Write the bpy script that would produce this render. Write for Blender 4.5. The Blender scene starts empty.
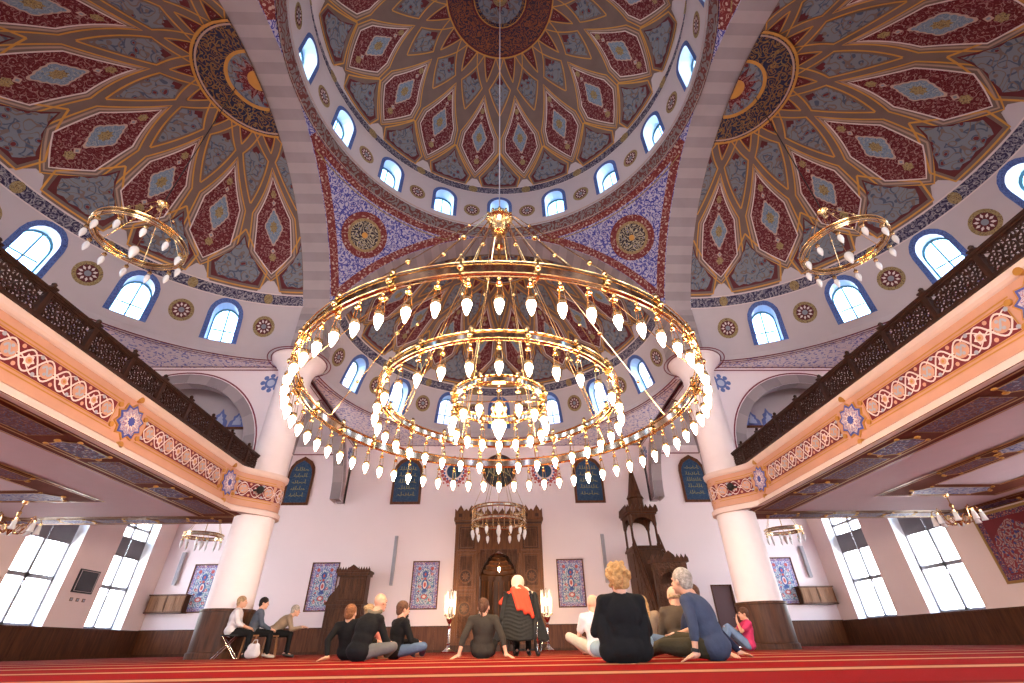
import bpy, bmesh, math, random
import numpy as np
from mathutils import Vector, Matrix
from mathutils.geometry import delaunay_2d_cdt
random.seed(7)
PI = math.pi
R_ = math.radians
sc = bpy.context.scene
COL = sc.collection

# ---------------------------------------------------------------- camera, sky, exposure
cam_data = bpy.data.cameras.new('camera')
cam = bpy.data.objects.new('camera', cam_data)
COL.objects.link(cam)
cam_data.sensor_fit = 'HORIZONTAL'
cam_data.sensor_width = 36.0
cam_data.lens = 455.0 / 1024.0 * 36.0
cam_data.clip_start = 0.02
cam_data.clip_end = 400
def cam_matrix(pitch, roll, yaw, loc):
    p, r, y = R_(pitch), R_(roll), R_(yaw)
    F = Vector((math.sin(y)*math.cos(p), math.cos(y)*math.cos(p), math.sin(p)))
    X = Vector((math.cos(y), -math.sin(y), 0)); U = X.cross(F)
    X2 = X*math.cos(r) + U*math.sin(r); U2 = -X*math.sin(r) + U*math.cos(r)
    m = Matrix((X2, U2, -F)).transposed().to_4x4()
    m.translation = loc
    return m
cam.matrix_world = cam_matrix(33.86, -0.95, 1.95, Vector((0, 0, 0.145)))
sc.camera = cam
sc.view_settings.view_transform = 'Standard'
sc.view_settings.look = 'None'
sc.view_settings.gamma = 1.0
sc.view_settings.use_curve_mapping = False
sc.view_settings.exposure = 1.15
sc.cycles.use_denoising = True
sc.cycles.max_bounces = 7
sc.cycles.diffuse_bounces = 5
sc.cycles.glossy_bounces = 3
sc.cycles.transmission_bounces = 4
sc.cycles.transparent_max_bounces = 6
sc.cycles.sample_clamp_indirect = 4.0
sc.cycles.caustics_reflective = False
sc.cycles.caustics_refractive = False

world = bpy.data.worlds.new('daylight_sky')
sc.world = world
world.use_nodes = True
_n = world.node_tree.nodes; _l = world.node_tree.links
_n.clear()
_o = _n.new('ShaderNodeOutputWorld'); _b = _n.new('ShaderNodeBackground')
_tc = _n.new('ShaderNodeTexCoord'); _sp = _n.new('ShaderNodeSeparateXYZ'); _rp = _n.new('ShaderNodeValToRGB')
_l.new(_tc.outputs['Generated'], _sp.inputs[0]); _l.new(_sp.outputs['Z'], _rp.inputs[0])
_e = _rp.color_ramp.elements
_e[0].position = 0.0; _e[0].color = (0.98, 0.93, 0.90, 1)
_e[1].position = 1.0; _e[1].color = (0.08, 0.19, 0.42, 1)
_x = _e.new(0.28); _x.color = (0.46, 0.56, 0.68, 1)
_x = _e.new(0.5); _x.color = (0.15, 0.28, 0.48, 1)
_l.new(_rp.outputs[0], _b.inputs[0]); _b.inputs[1].default_value = 11.0
_l.new(_b.outputs[0], _o.inputs[0])

# ---------------------------------------------------------------- object helpers
def tag(o, label=None, cat=None, group=None, kind=None):
    if label: o['label'] = label
    if cat: o['category'] = cat
    if group: o['group'] = group
    if kind: o['kind'] = kind
    return o
def empty(name, loc=(0, 0, 0), rz=0.0, label=None, cat=None, group=None, kind=None, parent=None):
    o = bpy.data.objects.new(name, None); COL.objects.link(o)
    o.location = loc; o.rotation_euler = (0, 0, rz); o.empty_display_size = 0.1
    if parent: o.parent = parent
    return tag(o, label, cat, group, kind)
def copy_tree(o, parent=None):
    c = o.copy(); COL.objects.link(c); c.parent = parent
    for ch in list(o.children): copy_tree(ch, c)
    return c

def perp(t):
    t = t.normalized()
    a = Vector((0, 0, 1)) if abs(t.z) < 0.9 else Vector((1, 0, 0))
    u = t.cross(a).normalized()
    return u, t.cross(u).normalized()

class MB:
    def __init__(s): s.v = []; s.f = []; s.m = []
    def add(s, vs, fs, mi=0):
        b = len(s.v); s.v.extend([tuple(p) for p in vs])
        for f in fs: s.f.append(tuple(i + b for i in f)); s.m.append(mi)
    def box(s, c, d, mi=0, rz=0.0):
        cs, sn = math.cos(rz), math.sin(rz); vs = []
        for z in (-1, 1):
            for x, y in ((-1, -1), (1, -1), (1, 1), (-1, 1)):
                X, Y = x*d[0]/2, y*d[1]/2
                vs.append((c[0]+X*cs-Y*sn, c[1]+X*sn+Y*cs, c[2]+z*d[2]/2))
        s.add(vs, [(3,2,1,0),(4,5,6,7),(0,1,5,4),(1,2,6,5),(2,3,7,6),(3,0,4,7)], mi)
    def bbox(s, x0, x1, y0, y1, z0, z1, mi=0):
        s.box(((x0+x1)/2, (y0+y1)/2, (z0+z1)/2), (abs(x1-x0), abs(y1-y0), abs(z1-z0)), mi)
    def tube(s, pts, r, n=8, mi=0, closed=False):
        pts = [Vector(p) for p in pts]; N = len(pts)
        rs = r if isinstance(r, (list, tuple)) else [r]*N
        vs = []; prev = None
        for i, p in enumerate(pts):
            if closed: t = pts[(i+1) % N] - pts[i-1]
            else: t = pts[min(i+1, N-1)] - pts[max(i-1, 0)]
            if t.length < 1e-9: t = Vector((0, 0, 1))
            t.normalize()
            if prev is None: u, w = perp(t)
            else:
                u = prev - t*prev.dot(t)
                if u.length < 1e-6: u, w = perp(t)
                u.normalize()
            w = t.cross(u); prev = u
            for k in range(n):
                a = 2*PI*k/n
                vs.append(p + (u*math.cos(a) + w*math.sin(a))*rs[i])
        fs = []
        for i in range(N if closed else N-1):
            j = (i+1) % N
            for k in range(n):
                k2 = (k+1) % n
                fs.append((i*n+k, i*n+k2, j*n+k2, j*n+k))
        if not closed:
            fs.append(tuple(range(n-1, -1, -1))); fs.append(tuple((N-1)*n+k for k in range(n)))
        s.add(vs, fs, mi)
    def lathe(s, prof, c=(0, 0, 0), n=24, mi=0, a0=0.0, a1=2*PI):
        full = abs(a1-a0-2*PI) < 1e-6
        cols = n if full else n+1
        vs = []
        for r, z in prof:
            for k in range(cols):
                a = a0 + (a1-a0)*k/n
                vs.append((c[0]+r*math.cos(a), c[1]+r*math.sin(a), c[2]+z))
        fs = []
        for i in range(len(prof)-1):
            for k in range(n):
                k2 = (k+1) % cols
                fs.append((i*cols+k, i*cols+k2, (i+1)*cols+k2, (i+1)*cols+k))
        s.add(vs, fs, mi)
    def ell(s, c, r, mi=0, n=12, m=8, rot=None):
        vs = []; fs = []
        for i in range(m+1):
            th = PI*i/m
            for k in range(n):
                a = 2*PI*k/n
                p = Vector((r[0]*math.sin(th)*math.cos(a), r[1]*math.sin(th)*math.sin(a), r[2]*math.cos(th)))
                if rot is not None: p = rot @ p
                vs.append(p + Vector(c))
        for i in range(m):
            for k in range(n):
                fs.append((i*n+k, (i+1)*n+k, (i+1)*n+(k+1) % n, i*n+(k+1) % n))
        s.add(vs, fs, mi)
    def cap(s, p, q, r1, r2, mi=0, n=10):
        p = Vector(p); q = Vector(q); d = q-p; L = max(d.length, 1e-6); t = d/L
        pts = []; rs = []
        for k in range(4):
            a = PI/2*k/3.3; pts.append(p - t*r1*math.cos(a)); rs.append(max(1e-3, r1*math.sin(a)))
        pts.append(p); rs.append(r1)
        pts.append(q); rs.append(r2)
        for k in range(3, -1, -1):
            a = PI/2*k/3.3; pts.append(q + t*r2*math.cos(a)); rs.append(max(1e-3, r2*math.sin(a)))
        s.tube(pts, rs, n, mi)
    def prism(s, poly, fr, h0, h1, mi=0, side_mi=None):
        # poly: list of 2d points, fr: function (u,v,w)->3d
        n = len(poly)
        vs = [fr(u, v, h0) for u, v in poly] + [fr(u, v, h1) for u, v in poly]
        s.add(vs, [tuple(range(n-1, -1, -1)), tuple(range(n, 2*n))], mi)
        s.add(vs, [(i, (i+1) % n, n+(i+1) % n, n+i) for i in range(n)], mi if side_mi is None else side_mi)
    def build(s, name, mats, parent=None, smooth=35.0, kind=None, loc=None, merge=False):
        me = bpy.data.meshes.new(name)
        me.from_pydata(s.v, [], s.f); me.update()
        if not isinstance(mats, (list, tuple)): mats = [mats]
        for m in mats: me.materials.append(m)
        me.polygons.foreach_set('material_index', np.array(s.m, dtype=np.int32))
        bm = bmesh.new(); bm.from_mesh(me)
        if merge: bmesh.ops.remove_doubles(bm, verts=bm.verts, dist=1e-4)
        bmesh.ops.recalc_face_normals(bm, faces=bm.faces)
        bm.to_mesh(me); bm.free()
        if smooth:
            me.polygons.foreach_set('use_smooth', np.ones(len(me.polygons), dtype=bool))
            me.set_sharp_from_angle(angle=R_(smooth))
        o = bpy.data.objects.new(name, me); COL.objects.link(o)
        if parent: o.parent = parent
        if loc: o.location = loc
        if kind: o['kind'] = kind
        return o

def fan(s, poly3d, mi=0): s.add(poly3d, [tuple(range(len(poly3d)))], mi)

# -------- filled 2D regions (with holes) mapped onto a surface
def densify(poly, step):
    out = []
    for i, p in enumerate(poly):
        q = poly[(i+1) % len(poly)]
        n = max(1, int(math.ceil(math.hypot(q[0]-p[0], q[1]-p[1])/step)))
        for k in range(n): out.append((p[0]+(q[0]-p[0])*k/n, p[1]+(q[1]-p[1])*k/n))
    return out
def inside(P, poly):
    x, y = P[:, 0], P[:, 1]; c = np.zeros(len(P), bool)
    a = np.array(poly); b = np.roll(a, -1, 0)
    for (x1, y1), (x2, y2) in zip(a, b):
        if y1 == y2: continue
        m = ((y1 > y) != (y2 > y)) & (x < (x2-x1)*(y-y1)/(y2-y1)+x1)
        c ^= m
    return c
def region(mb, outer, holes, fn, step, mi=0):
    loops = [densify(outer, step)] + [densify(h, step) for h in holes]
    vs = []; es = []
    for L in loops:
        b = len(vs); vs += L; es += [(b+i, b+(i+1) % len(L)) for i in range(len(L))]
    A = np.array(outer); x0, y0 = A.min(0); x1, y1 = A.max(0)
    gx = np.arange(x0+step/2, x1, step); gy = np.arange(y0+step/2, y1, step)
    if len(gx) and len(gy):
        G = np.array(np.meshgrid(gx, gy)).reshape(2, -1).T
        ok = inside(G, outer)
        for h in holes: ok &= ~inside(G, h)
        B = np.array(vs)
        G = G[ok]
        if len(G):
            d = np.min(((G[:, None, :]-B[None])**2).sum(2), 1) if len(G)*len(B) < 4e7 else np.full(len(G), 1e9)
            G = G[d > (step*0.35)**2]
            vs += [tuple(g) for g in G]
    r = delaunay_2d_cdt([Vector(v) for v in vs], es, [], 0, 1e-7)
    V2 = np.array([tuple(v) for v in r[0]]); F = [f for f in r[2]]
    cen = np.array([V2[list(f)].mean(0) for f in F])
    ok = inside(cen, loops[0])
    for h in loops[1:]: ok &= ~inside(cen, h)
    mb.add([fn(u, v) for u, v in V2], [tuple(f) for f, k in zip(F, ok) if k], mi)
def strip(mb, pts, fn, nrm, w, mi=0, step=None, closed=False):
    # ribbon of width w along 2D points mapped by fn; nrm(p) gives the surface normal
    P = list(pts)
    if step:
        if closed: P = densify(P, step)
        else:
            Q_ = []
            for a, b in zip(P, P[1:]):
                k_ = max(1, int(math.ceil(math.hypot(b[0]-a[0], b[1]-a[1])/step)))
                Q_ += [(a[0]+(b[0]-a[0])*i/k_, a[1]+(b[1]-a[1])*i/k_) for i in range(k_)]
            P = Q_ + [P[-1]]
    Q = [Vector(fn(u, v)) for u, v in P]; n = len(Q); vs = []
    for i in range(n):
        t = (Q[(i+1) % n]-Q[i-1]) if closed else (Q[min(i+1, n-1)]-Q[max(i-1, 0)])
        if t.length < 1e-9: t = Vector((1, 0, 0))
        sd = t.normalized().cross(nrm(Q[i])).normalized()*w/2
        vs += [Q[i]-sd, Q[i]+sd]
    m = n if closed else n-1
    mb.add(vs, [(2*i, 2*i+1, 2*((i+1) % n)+1, 2*((i+1) % n)) for i in range(m)], mi)
def circ(cx, cy, rx, ry=None, n=24, a0=0): 
    ry = rx if ry is None else ry
    return [(cx+rx*math.cos(a0+2*PI*k/n), cy+ry*math.sin(a0+2*PI*k/n)) for k in range(n)]
def starpoly(cx, cy, r1, r2, n, rxs=1.0, rys=1.0, a0=0.0):
    return [(cx+rxs*(r1 if k % 2 == 0 else r2)*math.cos(a0+PI*k/n), cy+rys*(r1 if k % 2 == 0 else r2)*math.sin(a0+PI*k/n)) for k in range(2*n)]

# ---------------------------------------------------------------- materials
def newmat(name):
    m = bpy.data.materials.new(name); m.use_nodes = True
    return m, m.node_tree.nodes, m.node_tree.links, m.node_tree.nodes['Principled BSDF']
def plain(name, c, rough=0.6, metal=0.0, var=0.06, scale=3.0, bump=0.0, bscale=40.0, spec=0.4):
    m, N, L, P = newmat(name)
    P.inputs['Roughness'].default_value = rough; P.inputs['Metallic'].default_value = metal
    P.inputs['Specular IOR Level'].default_value = spec
    tc = N.new('ShaderNodeTexCoord'); no = N.new('ShaderNodeTexNoise'); no.inputs['Scale'].default_value = scale
    no.inputs['Detail'].default_value = 3
    L.new(tc.outputs['Object'], no.inputs['Vector'])
    r = N.new('ShaderNodeValToRGB')
    r.color_ramp.elements[0].position = 0.3; r.color_ramp.elements[1].position = 0.7
    r.color_ramp.elements[0].color = tuple(max(0, x*(1-var)) for x in c) + (1,)
    r.color_ramp.elements[1].color = tuple(min(1, x*(1+var)) for x in c) + (1,)
    L.new(no.outputs['Fac'], r.inputs[0]); L.new(r.outputs[0], P.inputs['Base Color'])
    if bump:
        n2 = N.new('ShaderNodeTexNoise'); n2.inputs['Scale'].default_value = bscale; n2.inputs['Detail'].default_value = 4
        L.new(tc.outputs['Object'], n2.inputs['Vector'])
        b = N.new('ShaderNodeBump'); b.inputs['Strength'].default_value = bump; b.inputs['Distance'].default_value = 0.02
        L.new(n2.outputs['Fac'], b.inputs['Height']); L.new(b.outputs[0], P.inputs['Normal'])
    return m
def math_node(N, L, op, a, b=None, c=None):
    n = N.new('ShaderNodeMath'); n.operation = op
    for i, x in enumerate((a, b, c)):
        if x is None: continue
        if isinstance(x, (int, float)): n.inputs[i].default_value = x
        else: L.new(x, n.inputs[i])
    return n.outputs[0]
def mixc(N, L, fac, a, b):
    n = N.new('ShaderNodeMix'); n.data_type = 'RGBA'
    L.new(fac, n.inputs['Factor'])
    for x, k in ((a, 'A'), (b, 'B')):
        s = [i for i in n.inputs if i.name == k and i.type == 'RGBA'][0]
        if isinstance(x, tuple): s.default_value = x + (1,)
        else: L.new(x, s)
    return [o for o in n.outputs if o.type == 'RGBA'][0]
def scroll(name, ground, c1, c2, c3=None, scale=6.0, w1=0.14, w2=0.05, dot=0.16, rough=0.65, stretch=(1, 1, 1), c4=None, big=1.5):
    """painted arabesque: curling tendrils, rings and blossoms over a ground colour"""
    m, N, L, P = newmat(name)
    P.inputs['Roughness'].default_value = rough; P.inputs['Specular IOR Level'].default_value = 0.25
    tc = N.new('ShaderNodeTexCoord'); mp = N.new('ShaderNodeMapping'); mp.inputs['Scale'].default_value = stretch
    L.new(tc.outputs['Object'], mp.inputs[0])
    wn = N.new('ShaderNodeTexNoise'); wn.inputs['Scale'].default_value = scale*0.7; wn.inputs['Detail'].default_value = 1
    L.new(mp.outputs[0], wn.inputs['Vector'])
    mx = N.new('ShaderNodeVectorMath'); mx.operation = 'MULTIPLY_ADD'
    L.new(wn.outputs['Color'], mx.inputs[0]); mx.inputs[1].default_value = (0.8/scale,)*3; L.new(mp.outputs[0], mx.inputs[2])
    vo = N.new('ShaderNodeTexVoronoi'); vo.inputs['Scale'].default_value = scale; L.new(mx.outputs[0], vo.inputs['Vector'])
    d = vo.outputs['Distance']
    col = ground
    if c4 is not None:
        bn = N.new('ShaderNodeTexNoise'); bn.inputs['Scale'].default_value = scale/big/2; bn.inputs['Detail'].default_value = 1
        L.new(mp.outputs[0], bn.inputs['Vector'])
        col = mixc(N, L, math_node(N, L, 'GREATER_THAN', bn.outputs['Fac'], 0.52), ground, c4)
    fr = math_node(N, L, 'FRACT', math_node(N, L, 'MULTIPLY', d, 2.1))
    l1 = math_node(N, L, 'LESS_THAN', math_node(N, L, 'ABSOLUTE', math_node(N, L, 'SUBTRACT', fr, 0.5)), w1)
    col = mixc(N, L, l1, col, c1)
    n2 = N.new('ShaderNodeTexNoise'); n2.inputs['Scale'].default_value = scale*0.9; n2.inputs['Detail'].default_value = 0.5
    L.new(mp.outputs[0], n2.inputs['Vector'])
    f2 = math_node(N, L, 'FRACT', math_node(N, L, 'MULTIPLY', n2.outputs['Fac'], 6.0))
    l2 = math_node(N, L, 'LESS_THAN', math_node(N, L, 'ABSOLUTE', math_node(N, L, 'SUBTRACT', f2, 0.5)), w2*3)
    col = mixc(N, L, l2, col, c2)
    if c3 is not None:
        col = mixc(N, L, math_node(N, L, 'LESS_THAN', d, dot), col, c3)
    L.new(col, P.inputs['Base Color'])
    return m
def wood(name, c1, c2, rough=0.4, axis=(8, 8, 0.8), bump=0.0, boards=None):
    m, N, L, P = newmat(name)
    P.inputs['Roughness'].default_value = rough; P.inputs['Specular IOR Level'].default_value = 0.22
    tc = N.new('ShaderNodeTexCoord'); mp = N.new('ShaderNodeMapping'); mp.inputs['Scale'].default_value = axis
    L.new(tc.outputs['Object'], mp.inputs[0])
    no = N.new('ShaderNodeTexNoise'); no.inputs['Scale'].default_value = 2.0; no.inputs['Detail'].default_value = 6; no.inputs['Distortion'].default_value = 0.6
    L.new(mp.outputs[0], no.inputs['Vector'])
    r = N.new('ShaderNodeValToRGB'); e = r.color_ramp.elements
    e[0].position = 0.32; e[0].color = c1 + (1,); e[1].position = 0.68; e[1].color = c2 + (1,)
    L.new(no.outputs['Fac'], r.inputs[0]); L.new(r.outputs[0], P.inputs['Base Color'])
    if bump:
        v = N.new('ShaderNodeTexVoronoi'); v.inputs['Scale'].default_value = 14; L.new(tc.outputs['Object'], v.inputs['Vector'])
        b = N.new('ShaderNodeBump'); b.inputs['Strength'].default_value = bump; b.inputs['Distance'].default_value = 0.03
        L.new(v.outputs['Distance'], b.inputs['Height']); L.new(b.outputs[0], P.inputs['Normal'])
    return m
def emit(name, c, s):
    m, N, L, P = newmat(name)
    P.inputs['Base Color'].default_value = c + (1,)
    P.inputs['Emission Color'].default_value = c + (1,); P.inputs['Emission Strength'].default_value = s
    return m
def glass_pane(name, tint=(0.95, 0.98, 1.0), t=0.9):
    m, N, L, P = newmat(name)
    tr = N.new('ShaderNodeBsdfTransparent'); tr.inputs[0].default_value = tint + (1,)
    gl = N.new('ShaderNodeBsdfGlossy'); gl.inputs['Roughness'].default_value = 0.05
    mx = N.new('ShaderNodeMixShader'); mx.inputs[0].default_value = 1-t
    L.new(tr.outputs[0], mx.inputs[1]); L.new(gl.outputs[0], mx.inputs[2])
    L.new(mx.outputs[0], N['Material Output'].inputs[0])
    return m

RED = (0.115, 0.007, 0.012); CREAM = (0.42, 0.28, 0.23); TAN = (0.20, 0.130, 0.108); GOLD = (0.60, 0.28, 0.055)
BLUEGREY = (0.25, 0.265, 0.31); NAVY = (0.03, 0.04, 0.12); ROYAL = (0.06, 0.10, 0.42); PINKW = (0.78, 0.66, 0.66)
M = {}
M['wall'] = plain('wall_paint_pale_pink', (0.85, 0.72, 0.74), 0.7, var=0.015, scale=0.6)
M['pier'] = plain('wall_paint_salmon', (0.84, 0.66, 0.61), 0.7, var=0.02, scale=0.8)
M['upper'] = plain('wall_paint_upper_dimmed', (0.55, 0.47, 0.49), 0.75, var=0.02)
M['column'] = plain('column_plaster', (0.86, 0.74, 0.74), 0.5, var=0.02)
M['ceil'] = plain('gallery_ceiling_paint', (0.66, 0.50, 0.54), 0.8, var=0.02)
M['tan'] = plain('strapwork_tan', TAN, 0.65, var=0.10, scale=2)
M['gold'] = plain('gold_line_paint', GOLD, 0.45, metal=0.2, var=0.08)
M['red'] = scroll('red_arabesque', RED, (0.36, 0.20, 0.19), (0.24, 0.07, 0.075), (0.32, 0.20, 0.14), scale=7.5, w1=0.10, w2=0.03, dot=0.10)
M['blueflower'] = scroll('blue_cloud_flowers', BLUEGREY, (0.10, 0.125, 0.19), (0.24, 0.17, 0.15), (0.19, 0.03, 0.035), scale=3.2, w1=0.10, w2=0.035, dot=0.17)
M['diamond'] = scroll('blue_diamond_filigree', (0.20, 0.26, 0.34), (0.36, 0.37, 0.38), (0.12, 0.17, 0.25), (0.38, 0.30, 0.17), scale=9, w1=0.09, w2=0.03, dot=0.12)
M['ochre'] = scroll('ochre_filigree', (0.34, 0.23, 0.09), (0.11, 0.06, 0.04), (0.42, 0.34, 0.2), None, scale=14, w1=0.12, w2=0.03)
M['bluegrey'] = plain('blue_grey_paint', BLUEGREY, 0.6, var=0.1)
M['darkred'] = plain('dark_red_paint', RED, 0.6, var=0.15)
M['pend'] = scroll('pendentive_vines', (0.44, 0.41, 0.56), (0.035, 0.04, 0.27), (0.08, 0.08, 0.33), (0.36, 0.22, 0.28), scale=5.2, w1=0.13, w2=0.05, dot=0.10)
M['ringred'] = scroll('red_flower_border', (0.16, 0.02, 0.022), (0.44, 0.30, 0.26), (0.26, 0.08, 0.07), (0.46, 0.34, 0.29), scale=6.0, w1=0.08, w2=0.02, dot=0.2)
M['ringbrown'] = scroll('brown_flower_band', (0.20, 0.17, 0.17), (0.16, 0.03, 0.028), (0.14, 0.035, 0.03), (0.34, 0.20, 0.17), scale=3.6, w1=0.13, w2=0.06, dot=0.16)
M['frieze'] = scroll('dark_blue_frieze', (0.03, 0.022, 0.07), (0.36, 0.33, 0.35), (0.18, 0.16, 0.22), None, scale=6.5, w1=0.16, w2=0.06)
M['script'] = scroll('gold_script_on_navy', (0.015, 0.018, 0.055), (0.30, 0.17, 0.06), (0.24, 0.11, 0.04), None, scale=5.0, w1=0.09, w2=0.055)
M['orangescript'] = scroll('orange_script', (0.04, 0.025, 0.045), (0.30, 0.09, 0.035), (0.24, 0.07, 0.03), None, scale=6.0, w1=0.10, w2=0.06)
M['royal'] = scroll('royal_blue_tile', (0.07, 0.12, 0.34), (0.045, 0.07, 0.22), (0.10, 0.16, 0.38), None, scale=10, w1=0.12, w2=0.03)
M['teal'] = plain('teal_window_frame', (0.05, 0.17, 0.22), 0.45)
M['reveal'] = plain('window_reveal_white', (0.38, 0.55, 0.70), 0.6, var=0.01)  # blue of the sky light falling on the reveals is put into their colour
M['glass'] = glass_pane('window_glass')
M['tile'] = scroll('lilac_tile_pattern', (0.74, 0.66, 0.74), (0.26, 0.26, 0.56), (0.80, 0.70, 0.74), (0.12, 0.13, 0.45), scale=4.5, w1=0.15, w2=0.06, dot=0.14)
M['maroon'] = plain('maroon_line', (0.20, 0.03, 0.05), 0.6)
M['peach'] = plain('fascia_salmon', (0.58, 0.30, 0.21), 0.6, var=0.04)
M['peachlight'] = plain('fascia_cream', (0.74, 0.56, 0.50), 0.6, var=0.03)
M['wood'] = wood('dark_carved_wood', (0.046, 0.016, 0.007), (0.105, 0.037, 0.015), 0.45)
M['woodcarve'] = wood('carved_wood_relief', (0.045, 0.017, 0.008), (0.125, 0.048, 0.021), 0.5, bump=0.8)
M['woodmid'] = wood('walnut_panel', (0.080, 0.026, 0.011), (0.150, 0.052, 0.020), 0.45)
M['woodred'] = plain('soffit_red_paint', (0.19, 0.062, 0.042), 0.85, var=0.12, spec=0.05)
M['lattice'] = wood('lattice_wood', (0.022, 0.009, 0.006), (0.050, 0.018, 0.011), 0.5)
M['brass'] = plain('polished_brass', (0.90, 0.64, 0.30), 0.16, metal=1.0, var=0.04)
M['brassdark'] = plain('mirror_brass_panel', (0.72, 0.60, 0.44), 0.10, metal=1.0, var=0.25, scale=9)
M['bulb'] = emit('lit_bulb', (1.0, 0.69, 0.40), 56.0)
M['frost'] = plain('frosted_glass_drop', (0.86, 0.84, 0.84), 0.12, var=0.02, spec=0.8)
M['steel'] = plain('grey_window_metal', (0.24, 0.23, 0.25), 0.45, metal=0.2)
M['darkmetal'] = plain('dark_metal', (0.03, 0.03, 0.035), 0.4, metal=0.6)
M['chrome'] = plain('chrome_tube', (0.75, 0.75, 0.76), 0.2, metal=1.0)
M['white'] = plain('white_gloss', (0.85, 0.84, 0.84), 0.5, var=0.01)
M['greybox'] = plain('grey_speaker', (0.42, 0.40, 0.44), 0.5)
M['rubber'] = plain('black_rubber', (0.015, 0.015, 0.016), 0.7)

def tone(m, f):
    """scale every paint colour of one material"""
    N = m.node_tree.nodes
    for n in N:
        if n.type == 'VALTORGB':
            for e in n.color_ramp.elements: e.color = tuple(min(1, c*f) for c in e.color[:3]) + (1,)
        if n.type == 'MIX':
            for i in n.inputs:
                if i.type == 'RGBA' and not i.is_linked: i.default_value = tuple(min(1, c*f) for c in i.default_value[:3]) + (1,)
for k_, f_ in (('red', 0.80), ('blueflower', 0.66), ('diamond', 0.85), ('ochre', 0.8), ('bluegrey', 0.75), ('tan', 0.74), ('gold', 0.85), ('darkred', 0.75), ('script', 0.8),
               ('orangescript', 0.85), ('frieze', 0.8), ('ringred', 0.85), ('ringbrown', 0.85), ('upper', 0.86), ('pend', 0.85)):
    tone(M[k_], f_)  # darkens dome and upper-wall paints to stand for the weaker light up there

# ================================================================ THE SETTING
CY = 7.0            # centre of the big dome
WX, WY, BY = 14.2, 21.7, -7.3   # side walls, front wall, rear wall
AI, AO, AR, AZ = 6.12, 7.08, 6.9, 7.2   # arch inner face, outer face, radius, centre height
ZS = 8.45           # soffit height above the columns

def carpet_mat():
    m, N, L, P = newmat('red_striped_carpet')
    P.inputs['Roughness'].default_value = 0.95; P.inputs['Specular IOR Level'].default_value = 0.02
    tc = N.new('ShaderNodeTexCoord'); sp = N.new('ShaderNodeSeparateXYZ'); L.new(tc.outputs['Object'], sp.inputs[0])
    t = math_node(N, L, 'FRACT', math_node(N, L, 'DIVIDE', math_node(N, L, 'SUBTRACT', sp.outputs['Y'], 3.60-1.53/2-1.53*10), 1.53))
    a = math_node(N, L, 'ABSOLUTE', math_node(N, L, 'SUBTRACT', t, 0.5))
    r = N.new('ShaderNodeValToRGB'); r.color_ramp.interpolation = 'LINEAR'
    e = r.color_ramp.elements
    e[0].position = 0.0; e[0].color = (0.46, 0.23, 0.13, 1); e[1].position = 1.0; e[1].color = (0.24, 0.007, 0.009, 1)
    for p, c in ((0.085, (0.46, 0.23, 0.13, 1)), (0.105, (0.17, 0.011, 0.007, 1)), (0.17, (0.16, 0.006, 0.005, 1)), (0.21, (0.24, 0.007, 0.009, 1))):
        x = e.new(p); x.color = c
    L.new(a, r.inputs[0])
    n = N.new('ShaderNodeTexNoise'); n.inputs['Scale'].default_value = 60; L.new(tc.outputs['Object'], n.inputs['Vector'])
    mu = N.new('ShaderNodeMixRGB'); mu.blend_type = 'MULTIPLY'; mu.inputs[0].default_value = 0.35
    L.new(r.outputs[0], mu.inputs[1]); L.new(n.outputs['Color'], mu.inputs[2])
    L.new(r.outputs[0], P.inputs['Base Color'])
    b = N.new('ShaderNodeBump'); b.inputs['Strength'].default_value = 0.4; b.inputs['Distance'].default_value = 0.01
    L.new(n.outputs['Fac'], b.inputs['Height']); L.new(b.outputs[0], P.inputs['Normal'])
    return m
mb = MB(); mb.bbox(-WX-1, WX+1, BY-0.6, WY+1, -0.25, 0.0)
mb.build('floor', carpet_mat(), kind='structure', smooth=None)

# ---- helper for a flat wall with openings. frame fr(u,v,w): u along, v up, w depth (0 = room face, positive = outward)
def wall_slab(name, fr, u0, u1, v0, v1, holes, mats, depth=0.45, step=3.0, reveal_mi=0):
    mb = MB()
    region(mb, [(u0, v0), (u1, v0), (u1, v1), (u0, v1)], holes, lambda u, v: fr(u, v, 0), step)
    region(mb, [(u0, v0), (u1, v0), (u1, v1), (u0, v1)], holes, lambda u, v: fr(u, v, depth), step)
    for h in holes:
        n = len(h)
        for i in range(n):
            a, b = h[i], h[(i+1) % n]
            mb.add([fr(a[0], a[1], 0), fr(b[0], b[1], 0), fr(b[0], b[1], depth), fr(a[0], a[1], depth)], [(0, 1, 2, 3)], reveal_mi)
    c = [(u0, v0), (u1, v0), (u1, v1), (u0, v1)]
    for i in range(4):
        a, b = c[i], c[(i+1) % 4]
        mb.add([fr(a[0], a[1], 0), fr(b[0], b[1], 0), fr(b[0], b[1], depth), fr(a[0], a[1], depth)], [(0, 1, 2, 3)], 0)
    return mb.build(name, mats, kind='structure', smooth=None)
def rect(u0, u1, v0, v1): return [(u0, v0), (u1, v0), (u1, v1), (u0, v1)]

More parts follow.
